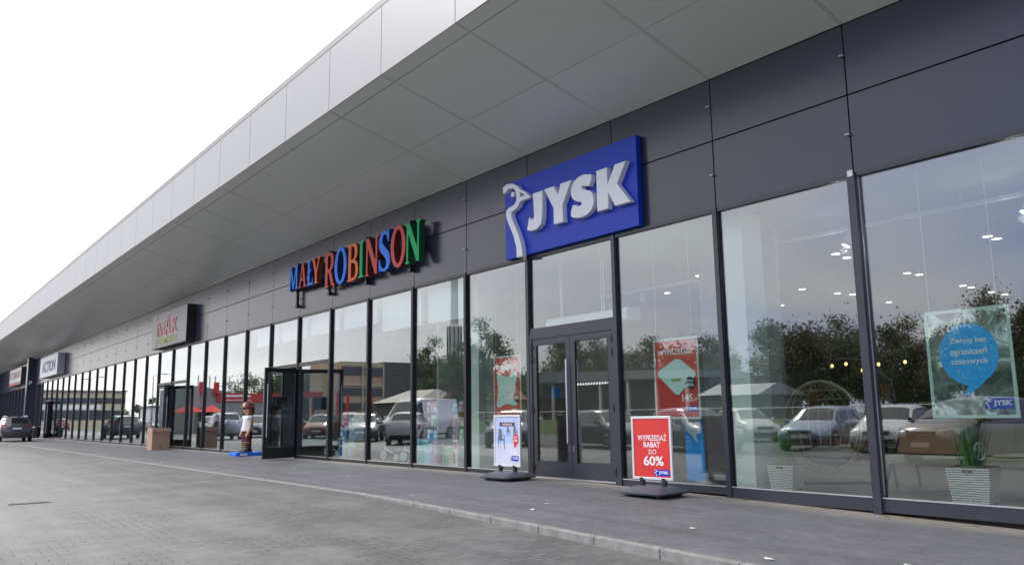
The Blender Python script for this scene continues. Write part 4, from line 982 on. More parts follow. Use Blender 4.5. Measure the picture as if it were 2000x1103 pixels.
# ------------------------------------------------------------------ cars
ST = {   # s, bottom, belt, top, width factor, roof half factor ; c cowl, w windscreen top, e roof end, r rear glass bottom
 'hatch': dict(st=[(0, .30, .50, .57, .72, .62), (.015, .22, .56, .66, .86, .74), (.06, .18, .66, .76, .95, .80), (.15, .18, .78, .87, .985, .82), (.255, .18, .90, .97, 1, .82), (.41, .18, .93, 1.39, 1, .67), (.52, .18, .945, 1.465, 1, .675), (.70, .18, .965, 1.465, 1, .67), (.90, .20, .99, 1.37, .985, .64), (.965, .24, .99, 1.04, .95, .74), (.988, .28, .80, .92, .91, .76), (1, .34, .60, .72, .82, .72)], c=4, w=5, e=8, r=9, h=1.48),
 'estate': dict(st=[(0, .30, .50, .57, .72, .62), (.015, .22, .55, .64, .86, .74), (.06, .17, .64, .73, .95, .80), (.16, .17, .76, .85, .985, .82), (.28, .17, .88, .95, 1, .82), (.43, .17, .91, 1.36, 1, .66), (.54, .17, .92, 1.43, 1, .665), (.76, .17, .94, 1.43, 1, .66), (.93, .2, .97, 1.34, .985, .63), (.98, .24, .97, 1.02, .95, .74), (.992, .28, .80, .9, .91, .76), (1, .34, .6, .7, .82, .72)], c=4, w=5, e=8, r=9, h=1.445),
 'suv': dict(st=[(0, .40, .66, .74, .76, .66), (.015, .28, .72, .86, .88, .76), (.055, .24, .84, .96, .96, .82), (.15, .24, .96, 1.05, .99, .84), (.25, .24, 1.06, 1.13, 1, .83), (.37, .24, 1.09, 1.60, 1, .70), (.48, .24, 1.10, 1.68, 1, .705), (.74, .24, 1.12, 1.68, 1, .70), (.92, .26, 1.14, 1.60, .99, .68), (.97, .30, 1.13, 1.18, .96, .78), (.99, .34, .95, 1.08, .92, .80), (1, .40, .74, .90, .84, .76)], c=4, w=5, e=8, r=9, h=1.70),
 'mpv': dict(st=[(0, .32, .56, .63, .72, .62), (.015, .24, .62, .74, .86, .74), (.06, .2, .76, .88, .95, .80), (.13, .2, .90, .99, .985, .82), (.20, .2, 1.0, 1.08, 1, .82), (.38, .2, 1.03, 1.57, 1, .67), (.50, .2, 1.04, 1.66, 1, .68), (.74, .2, 1.06, 1.65, 1, .67), (.94, .22, 1.07, 1.53, .985, .64), (.98, .26, 1.05, 1.10, .95, .76), (.992, .3, .88, 1.0, .91, .78), (1, .36, .66, .82, .83, .74)], c=4, w=5, e=8, r=9, h=1.68),
 'van': dict(st=[(0, .36, .66, .78, .76, .68), (.015, .28, .76, .94, .9, .78), (.05, .24, .98, 1.10, .96, .82), (.09, .24, 1.1, 1.2, .99, .84), (.13, .24, 1.2, 1.28, 1, .84), (.27, .24, 1.3, 2.22, 1, .78), (.34, .24, 1.32, 2.40, 1, .80), (.6, .24, 1.32, 2.42, 1, .80), (.985, .24, 1.32, 2.40, 1, .80), (.993, .26, 1.3, 2.36, .99, .79), (.997, .3, 1.2, 2.3, .98, .78), (1, .36, 1.1, 2.2, .96, .77)], c=4, w=5, e=8, r=9, h=2.45),
}
def car(name, label, x, y, hdg, L, W, H, style, pnt, group='cars parked opposite the shops', wheel=.32, rails=False, spare=False, cat='car', plate=True):
    d = ST[style]; k = H / d['h']
    t = empty(name, (x, y, rz(x) if y < -4.4 else gz(x)), R(hdg), label, cat, group)
    hw = W / 2; rings = []
    P = []
    for (s_, zb, zm, zt, wf, tf) in d['st']:
        xx = L / 2 - s_ * L; zb, zm, zt = zb * k, zm * k, zt * k; w = hw * wf; q = hw * tf
        half = [(w * .85, zb), (w * .965, zb + .10), (w, zb + .5 * (zm - zb)), (w * .985, zm - .04), (w * .955, zm + .0), (q, zt - .025), (q * .82, zt + .012), (q * .42, zt + .032)]
        P.append((xx, half, zt))
        rings.append([(xx, yy, zz) for yy, zz in half] + [(xx, 0, zt + .038)] + [(xx, -yy, zz) for yy, zz in reversed(half)])
    b = MB(); b.loft(rings); body = b.build('body', pnt, t, smooth=True, angle=40)
    c_, w_, e_, r_ = d['c'], d['w'], d['e'], d['r']
    def V3(i, j, sg): xx, hf, _ = P[i]; return Vector((xx, sg * hf[j][0], hf[j][1]))
    def scr(i0, i1, nm, a0=.05, a1=.93, off=.014):
        b = MB(); rows = []
        for a in (a0, (a0 + a1) / 2, a1):
            row = []
            for sg, j in ((1, 5), (1, 6), (1, 7), (0, 7), (-1, 7), (-1, 6), (-1, 5)):
                p = V3(i0, j, sg).lerp(V3(i1, j, sg), a); p.y *= .93
                if j == 7 and sg == 0: p.z += .006 * (1 if sg == 0 else 0)
                row.append(p)
            rows.append(row)
        nx = (P[i1][2] - P[i0][2]); dx = P[i0][0] - P[i1][0]
        nrm = Vector((nx, 0, dx)).normalized() if i0 < i1 else Vector((0, 0, 1))
        if nrm.z < 0: nrm = -nrm
        vs = [p + nrm * off for row in rows for p in row]
        fs = [(r0 * 7 + q0, r0 * 7 + q0 + 1, (r0 + 1) * 7 + q0 + 1, (r0 + 1) * 7 + q0) for r0 in range(2) for q0 in range(6)]
        b.add(vs, fs); return b.build(nm, M['cglass'], t, smooth=True, angle=80)
    scr(c_, w_, 'windscreen')
    scr(r_, e_, 'rear_window', .08, .92)
    for sg in (1, -1):
        last = e_ if style != 'van' else w_ + 1
        for i in range(c_, last):
            lo, hi, g = .10, .86, .03
            A = V3(i, 4, sg).lerp(V3(i + 1, 4, sg), g if i > c_ else .30); Bp = V3(i, 4, sg).lerp(V3(i + 1, 4, sg), 1 - g)
            C_ = V3(i, 5, sg).lerp(V3(i + 1, 5, sg), 1 - g); D = V3(i, 5, sg).lerp(V3(i + 1, 5, sg), g if i > c_ else .30)
            q = [A.lerp(D, lo), Bp.lerp(C_, lo), Bp.lerp(C_, hi), A.lerp(D, hi)]
            b = MB(); o_ = Vector((0, sg * .012, .004)); b.add([p + o_ for p in q], [(0, 1, 2, 3)]); b.build('side_window', M['cglass'], t)
    fx, rx = L / 2 - .19 * L, -L / 2 + .185 * L
    for xx in (fx, rx):
        for sg in (1, -1):
            a = MB(); a.disc_cyl((xx, sg * (hw - .06), wheel + .01), (0, 1, 0), wheel * 1.14, .14, 26); wa = a.build('wheel_arch', M['cblack'], t)
            wt = MB(); wt.disc_cyl((xx, sg * (hw - .07), wheel), (0, 1, 0), wheel, .19, 26); wo = wt.build('wheel', M['tyre'], t)
            rm = MB(); rm.disc_cyl((xx, sg * (hw + .024), wheel), (0, 1, 0), wheel * .2, .02, 12)
            for q in range(5):
                an = R(72 * q + 18); u = Vector((math.cos(an), 0, math.sin(an))); v = Vector((-math.sin(an), 0, math.cos(an)))
                rm.obox(Vector((xx, sg * (hw + .026), wheel)) + u * wheel * .38, u * wheel * .28, Vector((0, .008, 0)), v * wheel * .085)
            rm.tube([(xx + wheel * .66 * math.cos(R(a_)), sg * (hw + .022), wheel + wheel * .66 * math.sin(R(a_))) for a_ in range(0, 360, 18)], .022, 6, closed=True)
            rm.build('rim', M['rim'], wo)
    zl = (.60 if style in ('hatch', 'estate') else .78 if style == 'suv' else .74 if style == 'mpv' else .85) * k
    for sg in (1, -1):
        b = MB(); b.hexa([(L * .492, sg * hw * .46, zl - .03), (L * .44, sg * hw * .93, zl + .0), (L * .40, sg * hw * .93, zl + .04), (L * .455, sg * hw * .46, zl + .02)],
                         [(L * .478, sg * hw * .46, zl + .10), (L * .42, sg * hw * .945, zl + .17), (L * .36, sg * hw * .95, zl + .17), (L * .43, sg * hw * .46, zl + .12)])
        b.build('headlight', M['headl'], t, bevel=.01)
        zr = zl + .10 if style != 'van' else 1.0
        hh = .28 if style in ('suv', 'mpv') else .20
        b = MB(); b.hexa([(-L * .499, sg * hw * .58, zr), (-L * .482, sg * hw * .955, zr), (-L * .44, sg * hw * .99, zr), (-L * .46, sg * hw * .58, zr)],
                         [(-L * .494, sg * hw * .66, zr + hh), (-L * .474, sg * hw * .93, zr + hh), (-L * .43, sg * hw * .975, zr + hh), (-L * .46, sg * hw * .66, zr + hh)])
        b.build('tail_light', M['taill'], t, bevel=.01)
        b = MB(); mx = P[c_][0] - .25; b.hexa([(mx, sg * hw * .95, P[c_][1][4][1]), (mx + .1, sg * hw * .95, P[c_][1][4][1]), (mx + .12, sg * (hw + .17), P[c_][1][4][1] + .03), (mx, sg * (hw + .17), P[c_][1][4][1] + .03)],
                                             [(mx, sg * hw * .95, P[c_][1][4][1] + .08), (mx + .1, sg * hw * .95, P[c_][1][4][1] + .08), (mx + .1, sg * (hw + .17), P[c_][1][4][1] + .17), (mx, sg * (hw + .17), P[c_][1][4][1] + .17)])
        b.build('wing_mirror', pnt, t, bevel=.01)
    b = MB(); b.box(L * .478, L * .5 + .006, -hw * .42, hw * .42, zl - .06, zl + .07); b.build('grille', M['cblack'], t, bevel=.01)
    b = MB()
    for q in (-.03, .005, .04): b.box(L * .5 + .007, L * .5 + .012, -hw * .38, hw * .38, zl + q, zl + q + .012)
    b.build('grille_bar', M['rim'], t)
    b = MB(); b.box(L * .46, L * .5 + .002, -hw * .62, hw * .62, .27 * k, .40 * k); b.build('bumper_intake', M['cblack'], t, bevel=.01)
    b = MB(); b.box(-L * .5 - .008, -L * .45, -hw * .70, hw * .70, .26 * k, .44 * k); b.build('rear_bumper', M['cblack'], t, bevel=.02)
    if plate:
        b = MB(); b.box(L * .5 + .004, L * .5 + .012, -.26, .26, .42 * k, .42 * k + .11); b.build('number_plate', M['plate'], t)
        zz = zl + .06 if style != 'van' else .6
        b = MB(); b.box(-L * .5 - .012, -L * .5 + .02, -.26, .26, zz, zz + .11); b.build('number_plate', M['plate'], t)
    if rails:
        for sg in (1, -1):
            b = MB(); yy = sg * hw * .64; b.tube([(P[w_][0] - .1, yy, P[w_][2] + .03), (P[w_][0] - .3, yy, P[w_ + 1][2] + .065), (P[e_][0] + .4, yy, P[e_ - 1][2] + .06), (P[e_][0] + .1, yy, P[e_][2] + .06)], .022, 6); b.build('roof_rail', M['rim'], t, smooth=True)
    if spare:
        b = MB(); b.tube([(-L * .5 - .0, .05, .92), (-L * .5 - .2, .05, .92)], .36, 24); b.tube([(-L * .5 - .2, .05, .92), (-L * .5 - .24, .05, .92)], [.34, .22], 24); b.build('spare_wheel_cover', pnt, t, bevel=.02, smooth=True)
    # door shut lines and handles
    b = MB()
    for sg in (1, -1):
        for s_ in (.30, .52, .74) if style != 'van' else (.14, .28, .5):
            xx = L / 2 - s_ * L
            b.box(xx - .004, xx + .004, sg * hw * 1.0 - .03, sg * (hw * 1.0 + .003), .36 * k, .86 * k)
    b.build('door_gap', M['cblack'], t)
    b = MB()
    for sg in (1, -1):
        for s_ in (.47, .69) if style != 'van' else (.25, .48):
            xx = L / 2 - s_ * L
            b.box(xx - .09, xx + .09, sg * (hw - .02), sg * (hw + .02), .80 * k, .83 * k)
    b.build('door_handle', pnt, t)
    return t
PT = dict(grey=paint('dark grey paint', (.055, .058, .062), .3), black=paint('black paint', (.012, .012, .016)), silver=paint('silver paint', (.42, .44, .47), .4), white=paint('white car paint', (.72, .72, .71)),
          red=paint('red paint', (.33, .035, .02)), wine=paint('wine red paint', (.20, .018, .018)), blue=paint('pale blue paint', (.20, .27, .40), .3), brown=paint('dark brown paint', (.035, .022, .026), .2), green=paint('dark green paint', (.03, .04, .04), .2), sand=paint('champagne paint', (.50, .47, .42), .3), slate=paint('slate paint', (.13, .15, .19), .3))
car('parked_car', 'dark grey estate car seen from behind, parked at the far left before the shops', -61.3, -3.5, 180, 4.65, 1.9, 1.68, 'suv', PT['grey'], group=None, wheel=.35, rails=True)
car('parked_car', 'red and black off road car far down the car park', -131.5, -10.4, -170, 4.6, 1.9, 1.8, 'suv', PT['wine'])
car('parked_car', 'dark car third from the far end of the row', -104, -14.6, -160, 4.5, 1.8, 1.5, 'hatch', PT['black'])
car('parked_car', 'slate estate car near the far end of the row', -96, -15.2, 30, 4.5, 1.8, 1.5, 'estate', PT['slate'])
car('parked_car', 'silver off road car with a spare wheel on its tail', -49.7, -7.3, -172, 4.4, 1.8, 1.74, 'suv', PT['silver'], spare=True, rails=True)
car('parked_car', 'slate hatchback nose on beside the silver off road car', -61.5, -10.2, 16, 4.4, 1.8, 1.6, 'hatch', PT['slate'])
car('parked_car', 'black people carrier beside the silver off road car', -54, -11.2, 27, 4.4, 1.8, 1.6, 'mpv', PT['black'])
car('parked_car', 'red hatchback facing the shops', -45, -12.2, 34, 4.3, 1.75, 1.55, 'hatch', PT['red'])
car('parked_car', 'wine red people carrier seen from behind', -40.5, -11.9, -153, 4.4, 1.8, 1.6, 'mpv', PT['wine'])
car('parked_car', 'black estate car facing the shops', -36, -10.7, 34, 4.5, 1.8, 1.52, 'estate', PT['black'])
car('delivery_van', 'white delivery van with a high roof behind the white hatchback', -37.8, -15.4, 66, 5.9, 2.05, 2.45, 'van', PT['white'], cat='van', wheel=.34)
car('parked_car', 'white hatchback seen from behind', -29.9, -10.1, -138, 4.1, 1.75, 1.54, 'hatch', PT['white'])
car('parked_car', 'dark green hatchback facing the shops', -22.4, -10.8, 47, 4.3, 1.8, 1.5, 'hatch', PT['green'])
car('parked_car', 'dark grey estate car side on before the entrance', -17.6, -11.9, 14, 4.5, 1.8, 1.45, 'estate', PT['grey'])
car('parked_car', 'slate blue hatchback side on facing right', -13.1, -11.5, 22, 4.5, 1.8, 1.46, 'hatch', PT['slate'])
car('parked_car', 'champagne hatchback in the second row facing right', -18.1, -21.1, 28, 4.1, 1.75, 1.5, 'hatch', PT['sand'])
car('parked_car', 'pale blue estate car facing the shops', -10.7, -15.7, 77, 4.6, 1.8, 1.47, 'estate', PT['blue'])
car('parked_car', 'white hatchback facing the shops', -8.0, -15.6, 78, 4.2, 1.8, 1.46, 'hatch', PT['white'])
car('parked_car', 'dark brown people carrier facing the shops nearest the camera', -4.2, -12.7, 100, 4.8, 1.9, 1.70, 'mpv', PT['brown'])

# ------------------------------------------------------------------ behind the camera: what the glass reflects
tag(MB().hexa([(-55, -24, -.3), (60, -24, -.3), (60, -80, -.3), (-55, -80, -.3)], [(-53, -27, .9), (60, -27, .9), (60, -80, 1.0), (-53, -80, 1.0)]).build('grass_bank', M['grass']), kind='structure')
tag(MB().box(-260, -64, -70, -15.5, -.3, .03).build('lawn', M['grass']), kind='structure')
def leafmesh(nm, m, n, rx, ry, rz_, zc, lump, size, seed):
    rd = random.Random(seed); b = MB()
    cl = []
    for k in range(lump):
        while True:
            p = (rd.uniform(-1, 1), rd.uniform(-1, 1), rd.uniform(-1, 1))
            if p[0] ** 2 + p[1] ** 2 + p[2] ** 2 < 1: break
        cl.append((p[0] * rx, p[1] * ry, zc + p[2] * rz_, rd.uniform(.5, 1.15)))
    for k in range(n):
        c = cl[k % lump]
        r_ = c[3] * min(rx, rz_) * .42
        p = Vector((rd.gauss(0, .5) * r_ + c[0], rd.gauss(0, .5) * r_ + c[1], rd.gauss(0, .42) * r_ + c[2]))
        u = Vector((rd.gauss(0, 1), rd.gauss(0, 1), rd.gauss(0, .6))).normalized(); v = u.orthogonal().normalized(); v.rotate(Matrix.Rotation(rd.uniform(0, 6.28), 3, u))
        s_ = size * rd.uniform(.4, 1.25); a, c2 = v * s_, u.cross(v) * s_ * .6
        b.mi = 1 if ((k % lump) * 7 + (k % 5 == 0) * 3) % 10 < 4 else 0
        b.add([p - a, p - c2, p + a, p + c2], [(0, 1, 2, 3)])
    m2 = {'dark leaves': M['leaf_dk2'], 'green leaves': M['leaf_dk'], 'pale leaves': M['leaf_md']}[m.name]
    me = b.build(nm, [m, m2]); me_ = me.data; bpy.data.objects.remove(me); return me_, cl
def make_tree(kind, seed, m, n, rx, rz_, zc, lump, size, label, group, name='tree'):
    me, cl = leafmesh('crown', m, n, rx, rx, rz_, zc, lump, size, seed)
    t = empty(name, (0, 0, 0), 0, label, 'tree', group)
    cr = bpy.data.objects.new('crown', me); COL.objects.link(cr); cr.parent = t
    b = MB(); r0 = .05 * rx + .06
    b.tube([(0, 0, -.4), (.05, 0, zc * .4), (0, .08, zc * .8), (0, 0, zc + rz_ * .4)], [r0 * 1.3, r0, r0 * .7, r0 * .25], 8)
    rd = random.Random(seed)
    for c in rd.sample(cl, min(22, len(cl))):
        z0 = zc * rd.uniform(.45, .8)
        b.tube([(0, 0, z0), (c[0] * .5, c[1] * .5, (z0 + c[2]) * .55), (c[0], c[1], c[2])], [r0 * .5, r0 * .3, r0 * .1], 6)
    b.build('trunk', M['bark'], t, smooth=True)
    return t
rd = random.Random(21)
protos = [make_tree('d', 1, M['leaf_dk'], 12000, 3.2, 2.9, 4.4, 26, .115, 'dark dense tree in the wood behind the car park', 'dark trees behind the car park'),
          make_tree('d', 2, M['leaf_dk'], 11000, 2.8, 3.2, 4.7, 22, .115, 'dark dense tree in the wood behind the car park', 'dark trees behind the car park')]
spots = []
for k in range(26):
    xx = -52 + k * 3.4 + rd.uniform(-1, 1); spots.append((xx, -44 + rd.uniform(-4, 4), rd.choice((.62, .74, .82, .92, 1.0, 1.08))))
for k in range(9):
    spots.append((-48 + k * 9.2, -53 + rd.uniform(-2, 2), rd.uniform(.8, 1.12)))
for k, (xx, yy, sc) in enumerate(spots):
    o = protos[k] if k < 2 else copy_tree(protos[k % 2])
    o.location = (xx, yy, .8); o.scale = (sc, sc, sc); o.rotation_euler = (0, 0, rd.uniform(0, 6.28))
a = make_tree('m', 3, M['leaf_md'], 8000, 2.3, 4.0, 5.4, 34, .11, 'slender leafy tree nearest the pale sheds', 'leafy trees by the pale sheds')
for k, (xx, yy, sc) in enumerate(((-51.5, -30, 1.0), (-55.5, -31, .85), (-75.3, -40, 1.12), (-71.5, -39, .8), (-79, -41, .75))):
    o = a if k == 0 else copy_tree(a)
    o.location = (xx, yy, 0); o.scale = (sc,) * 3; o.rotation_euler = (0, 0, k * 1.3)
a = make_tree('p', 4, M['leaf_lt'], 6500, 2.6, 2.4, 6.3, 26, .12, 'pale loose tree behind the low dark building', 'pale trees behind the low dark building')
for k, (xx, yy, sc) in enumerate(((-58, -45, 1.0), (-54.5, -46, .88))):
    o = a if k == 0 else copy_tree(a)
    o.location = (xx, yy, 0); o.scale = (sc,) * 3; o.rotation_euler = (0, 0, k * 2)
a = make_tree('b', 6, M['leaf_md'], 8000, 4.2, 3.2, 4.6, 36, .17, 'broad green tree beside the red workshop', 'broad trees beside the red workshop')
for k, (xx, yy, sc) in enumerate(((-112, -32, 1.0), (-110, -36.5, 1.0), (-114, -40, .95), (-108, -44, .8), (-72, -47, .8), (-66, -45, .8), (-60, -44, .65))):
    o = a if k == 0 else copy_tree(a)
    o.location = (xx, yy, 0); o.scale = (sc,) * 3; o.rotation_euler = (0, 0, k * 1.7)
me, _ = leafmesh('far_wood', M['leaf_md'], 12000, 10, 32, 3.2, 3.6, 70, .5, 9)
o = bpy.data.objects.new('far_wood', me); COL.objects.link(o); o.location = (-225, -48, 0); tag(o, 'far green wood that reads as one mass behind the cream building', 'wood', kind='stuff')

me, _ = leafmesh('undergrowth', M['leaf_dk'], 14000, 45, 3.0, 1.6, 1.9, 110, .24, 19)
o = bpy.data.objects.new('undergrowth', me); COL.objects.link(o); o.location = (-12, -47.5, .6); tag(o, 'dark undergrowth that closes the gaps below the dark trees', 'undergrowth', kind='stuff')
# cream commercial building
t = empty('office_building', (-175, -19, 0), 0, 'long cream flat roofed building with dark window bands', 'building')
MB().box(-12, 5, -8.5, 9, -.5, 7.0).build('wall', M['cream'], t)
MB().box(5.0, 5.06, -8.4, 8.9, 4.7, 5.8).build('window_band', M['win'], t)
MB().box(5.0, 5.06, -8.4, 8.9, 1.6, 3.4).build('window_band', M['win'], t)
MB().box(5.0, 5.1, -4, 8.0, 3.6, 4.4).build('sign_board', M['signwhite'], t)
MB().box(-12.3, 5.35, -8.8, 9.3, 7.0, 7.25).build('roof_edge', M['coping'], t)
# red workshop with two curved roofs
t = empty('workshop_building', (-86, -18.3, 0), 0, 'grey workshop with curved roofs and a red name band', 'building')
n = 9; prof = [(-3.6 + 7.2 * k / n, 4.75 - .95 * math.sin(math.pi / 2 * min(1, k / n * 1.25)) + .06 * k / n * 2) for k in range(n + 1)]
b = MB(); b.hexa([(6, 3.6, 0)] + [(6, -y_, z_) for y_, z_ in prof] + [(6, -3.6, 0)], [(-9, 3.6, 0)] + [(-9, -y_, z_) for y_, z_ in prof] + [(-9, -3.6, 0)]); b.build('wall', M['greypanel'], t)
MB().box(6.01, 6.12, -3.5, 1.9, 3.1, 4.0).build('name_band', M['redpanel'], t)
b = MB(); b.box(6.12, 6.13, -1.6, 1.4, 3.62, 3.82); b.box(6.12, 6.13, -1.6, 1.4, 3.25, 3.32); b.build('band_stripe', M['signwhite'], t)
for yy in (3.5, 2.0): MB().box(6.02, 6.4, yy - .25, yy + .25, 3.9, 5.1).build('red_fin', M['redpanel'], t)
for yy in (3.1, 2.6, 1.4): MB().box(6.02, 6.1, yy - .35, yy + .35, .2, 2.5).build('window', M['win'], t)
# red canopies
t = empty('fuel_canopy', (-66, -25.3, 0), 0, 'red flat canopy on posts in front of the brick factory', 'canopy')
MB().box(-7, 0, -2.3, 2.3, 3.75, 4.25).build('roof', M['redpanel'], t)
text('OOOO', 0, 1, 0, 1, 0, M['signwhite'], t).hide_render = False
bpy.data.objects.remove(t.children[-1])
for sx in (-6, -.6):
    for sy in (-1.8, 1.8): MB().box(sx - .12, sx + .12, sy - .12, sy + .12, 0, 3.75).build('post', M['redpanel'], t)
t = empty('car_wash', (-68, -21, 0), 0, 'low red roofed car wash beside the red canopy', 'canopy')
MB().box(-5, 0, -1.6, 1.6, 3.2, 3.75).build('roof', M['redpanel'], t)
MB().box(-5, -.1, -1.5, 1.5, 0, .9).build('low_wall', M['redpanel'], t)
for sx in (-4.8, -.3):
    for sy in (-1.4, 1.4): MB().box(sx - .1, sx + .1, sy - .1, sy + .1, .9, 3.2).build('post', M['greypanel'], t)
MB().box(-4.9, -4.6, -1.3, 1.3, .9, 3.2).build('back_wall', M['concrete'], t)
# factory
t = empty('factory_building', (-95, -48, 0), 0, 'three storey brick and concrete factory with window strips', 'building')
MB().box(-40, 0, -12, 4, 0, 8.9).build('wall', M['concrete_dk'], t)
MB().box(-9, -.2, 4, 11, 0, 8.6).build('side_wing', M['brick'], t)
for z in (2.2, 4.2, 6.9):
    MB().box(-.19, -.1, 4.2, 10.8, z, z + 1.0).build('window_strip', M['win'], t)
MB().box(-.19, -.05, 4.0, 11.0, 8.1, 8.7).build('parapet', M['cream'], t)
MB().box(-.19, -.05, 4.0, 11.0, 5.5, 5.8).build('band', M['cream'], t)
for yy in (4.1, 7.4, 10.8): MB().box(-.19, -.03, yy - .12, yy + .12, 0, 8.1).build('pilaster', M['cream'], t)
# sheds
t = empty('pale_shed', (-63, -31, 0), 0, 'low shed with a pale tent shaped roof', 'shed')
MB().box(-5.2, 3, -3, 2.4, 0, 2.7).build('wall', M['concrete_dk'], t)
b = MB(); b.hexa([(-5.6, 2.8, 2.7), (3.4, 2.8, 2.7), (3.4, -3.4, 2.7), (-5.6, -3.4, 2.7)], [(-2.4, .2, 3.9), (2.4, .2, 3.9), (2.4, -.2, 3.9), (-2.4, -.2, 3.9)]); b.build('roof', mat('pale sheet roof', (.55, .52, .45), .7, var=.1), t)
t = empty('tiled_shed', (-57.2, -34, 0), 0, 'small house with a pale gable and reddish tiled roof', 'house')
MB().box(-2.4, 2.6, -3, 3, 0, 2.7).build('wall', mat('pale gable', (.52, .42, .31), .85, var=.1), t)
b = MB(); b.hexa([(-2.7, 3.2, 2.65), (2.9, 3.2, 2.65), (2.9, -3.2, 2.65), (-2.7, -3.2, 2.65)], [(-.3, 3.2, 4.1), (.3, 3.2, 4.1), (.3, -3.2, 4.1), (-.3, -3.2, 4.1)]); b.build('roof', M['roofred'], t)
t = empty('low_building', (-40.5, -36, 0), 0, 'low dark grey building with white posts under a long flat roof', 'building')
MB().box(-10, 8.6, -4, .4, 0, 3.9).build('wall', M['concrete_dk'], t)
b = MB(); b.hexa([(-10.2, 2.2, 4.0), (8.8, 2.2, 3.75), (8.8, -4.5, 3.75), (-10.2, -4.5, 4.0)], [(-10.2, 2.2, 5.0), (8.8, 2.2, 4.25), (8.8, -4.5, 4.25), (-10.2, -4.5, 5.0)]); b.build('roof', M['greypanel'], t)
for k in range(6): MB().box(-7 + k * 2.9, -6.8 + k * 2.9, 1.7, 1.9, 0, 3.8).build('post', M['white'], t)
b = MB()
for k in range(5): b.box(-8.6 + k * 3.1, -6.8 + k * 3.1, .4, .46, 1.0, 2.6)
b.build('window', M['win'], t)
t = empty('grey_shed', (-25.2, -31, 0), 0, 'low shed with a ribbed grey roof by the dark trees', 'shed')
MB().box(-2, 2, -2.5, 1.8, 0, 2.3).build('wall', M['concrete_dk'], t)
b = MB(); b.hexa([(-2.3, 2.2, 2.3), (2.3, 2.2, 2.3), (2.3, -2.8, 2.3), (-2.3, -2.8, 2.3)], [(-2.2, .2, 3.0), (2.2, .2, 3.0), (2.2, -.2, 3.0), (-2.2, -.2, 3.0)]); b.build('roof', M['roofgrey'], t)
t = empty('white_hut', (-112, -18.6, 0), 0, 'small white hut beside the workshop', 'hut')
MB().box(-2, 2, -1.4, 1.4, 0, 3.0).build('wall', M['white'], t); MB().box(-2.2, 2.2, -1.6, 1.6, 3.0, 3.2).build('roof', M['roofgrey'], t)
t = empty('water_tower', (-147, -90, 0), 0, 'tall slim concrete tower with a fluted foot', 'tower')
b = MB(); b.ell([(0, 0, 0, 2.6, 2.6), (0, 0, 12, 1.9, 1.9), (0, 0, 15, 1.3, 1.3), (0, 0, 21.2, 1.7, 1.7), (0, 0, 21.8, .9, .9), (0, 0, 52, .6, .6)], 20); b.build('shaft', mat('pale concrete', (.55, .55, .53), .85, var=.1), t, smooth=True)
b = MB()
for k in range(10):
    a_ = 2 * math.pi * k / 10; b.box(1.65 * math.cos(a_) - .1, 1.65 * math.cos(a_) + .1, 1.65 * math.sin(a_) - .1, 1.65 * math.sin(a_) + .1, 12, 21.3)
b.build('rib', M['concrete_dk'], t)
# rail fence on the bank, lamp posts, flag poles, parasols
t = empty('rail_fence', (0, -24.6, 0), 0, 'thin pale rail fence along the grass bank', 'fence')
MB().tube([(-45, 0, 1.5), (40, 0, 1.5)], .03, 6).build('rail', M['white'], t)
for k in range(30): MB().box(-44 + k * 2.9, -43.94 + k * 2.9, -.03, .03, -.2, 1.5).build('post', M['pole'], t)
lp = empty('street_lamp', (0, 0, 0), 0, 'tall grey street lamp with one arm at the car park', 'street lamp', 'street lamps of the car park')
MB().tube([(0, 0, 0), (0, 0, 6.1)], [.09, .05], 8).build('pole', M['pole'], lp)
MB().tube([(0, 0, 6.05), (0, -.5, 6.3), (0, -1.0, 6.35)], .03, 6).build('arm', M['pole'], lp)
MB().box(-.12, .12, -1.4, -.9, 6.3, 6.4).build('lamp_head', M['greypanel'], lp)
for k, (xx, yy, rot, sc) in enumerate(((-90, -12.6, 0, 1.0), (-90, -14.9, 3.14, 1.0), (-105, -9.2, 0, 1.05), (-118, -9.6, 0, 1.1))):
    o = lp if k == 0 else copy_tree(lp); o.location = (xx, yy, 0); o.rotation_euler = (0, 0, rot); o.scale = (sc, sc, sc)
fp = empty('flag_pole', (0, 0, 0), 0, 'thin bare flag pole behind the workshop', 'flag pole', 'flag poles behind the workshop')
MB().tube([(0, 0, 0), (0, 0, 6.5)], .07, 6).build('pole', M['pole'], fp); MB().ball((0, 0, 6.55), .1, .1, .1, 8, 5).build('knob', M['pole'], fp)
for k, yy in enumerate((-19.5, -20.9, -21.6, -22.6, -23.3)):
    o = fp if k == 0 else copy_tree(fp); o.location = (-97, yy, 0)
pz = empty('parasol', (0, 0, 0), 0, 'red parasol over an outdoor table near the workshop', 'parasol', 'red parasols near the workshop')
MB().tube([(0, 0, 0), (0, 0, 2.7)], .03, 8).build('pole', M['white'], pz)
b = MB(); b.ell([(0, 0, 2.05, 1.45, 1.45), (0, 0, 2.1, 1.42, 1.42), (0, 0, 2.5, .7, .7), (0, 0, 2.75, .02, .02)], 8); b.build('canopy', M['parasol'], pz)
for k, (xx, yy) in enumerate(((-80, -13.7), (-79, -15.6))):
    o = pz if k == 0 else copy_tree(pz); o.location = (xx, yy, 0)

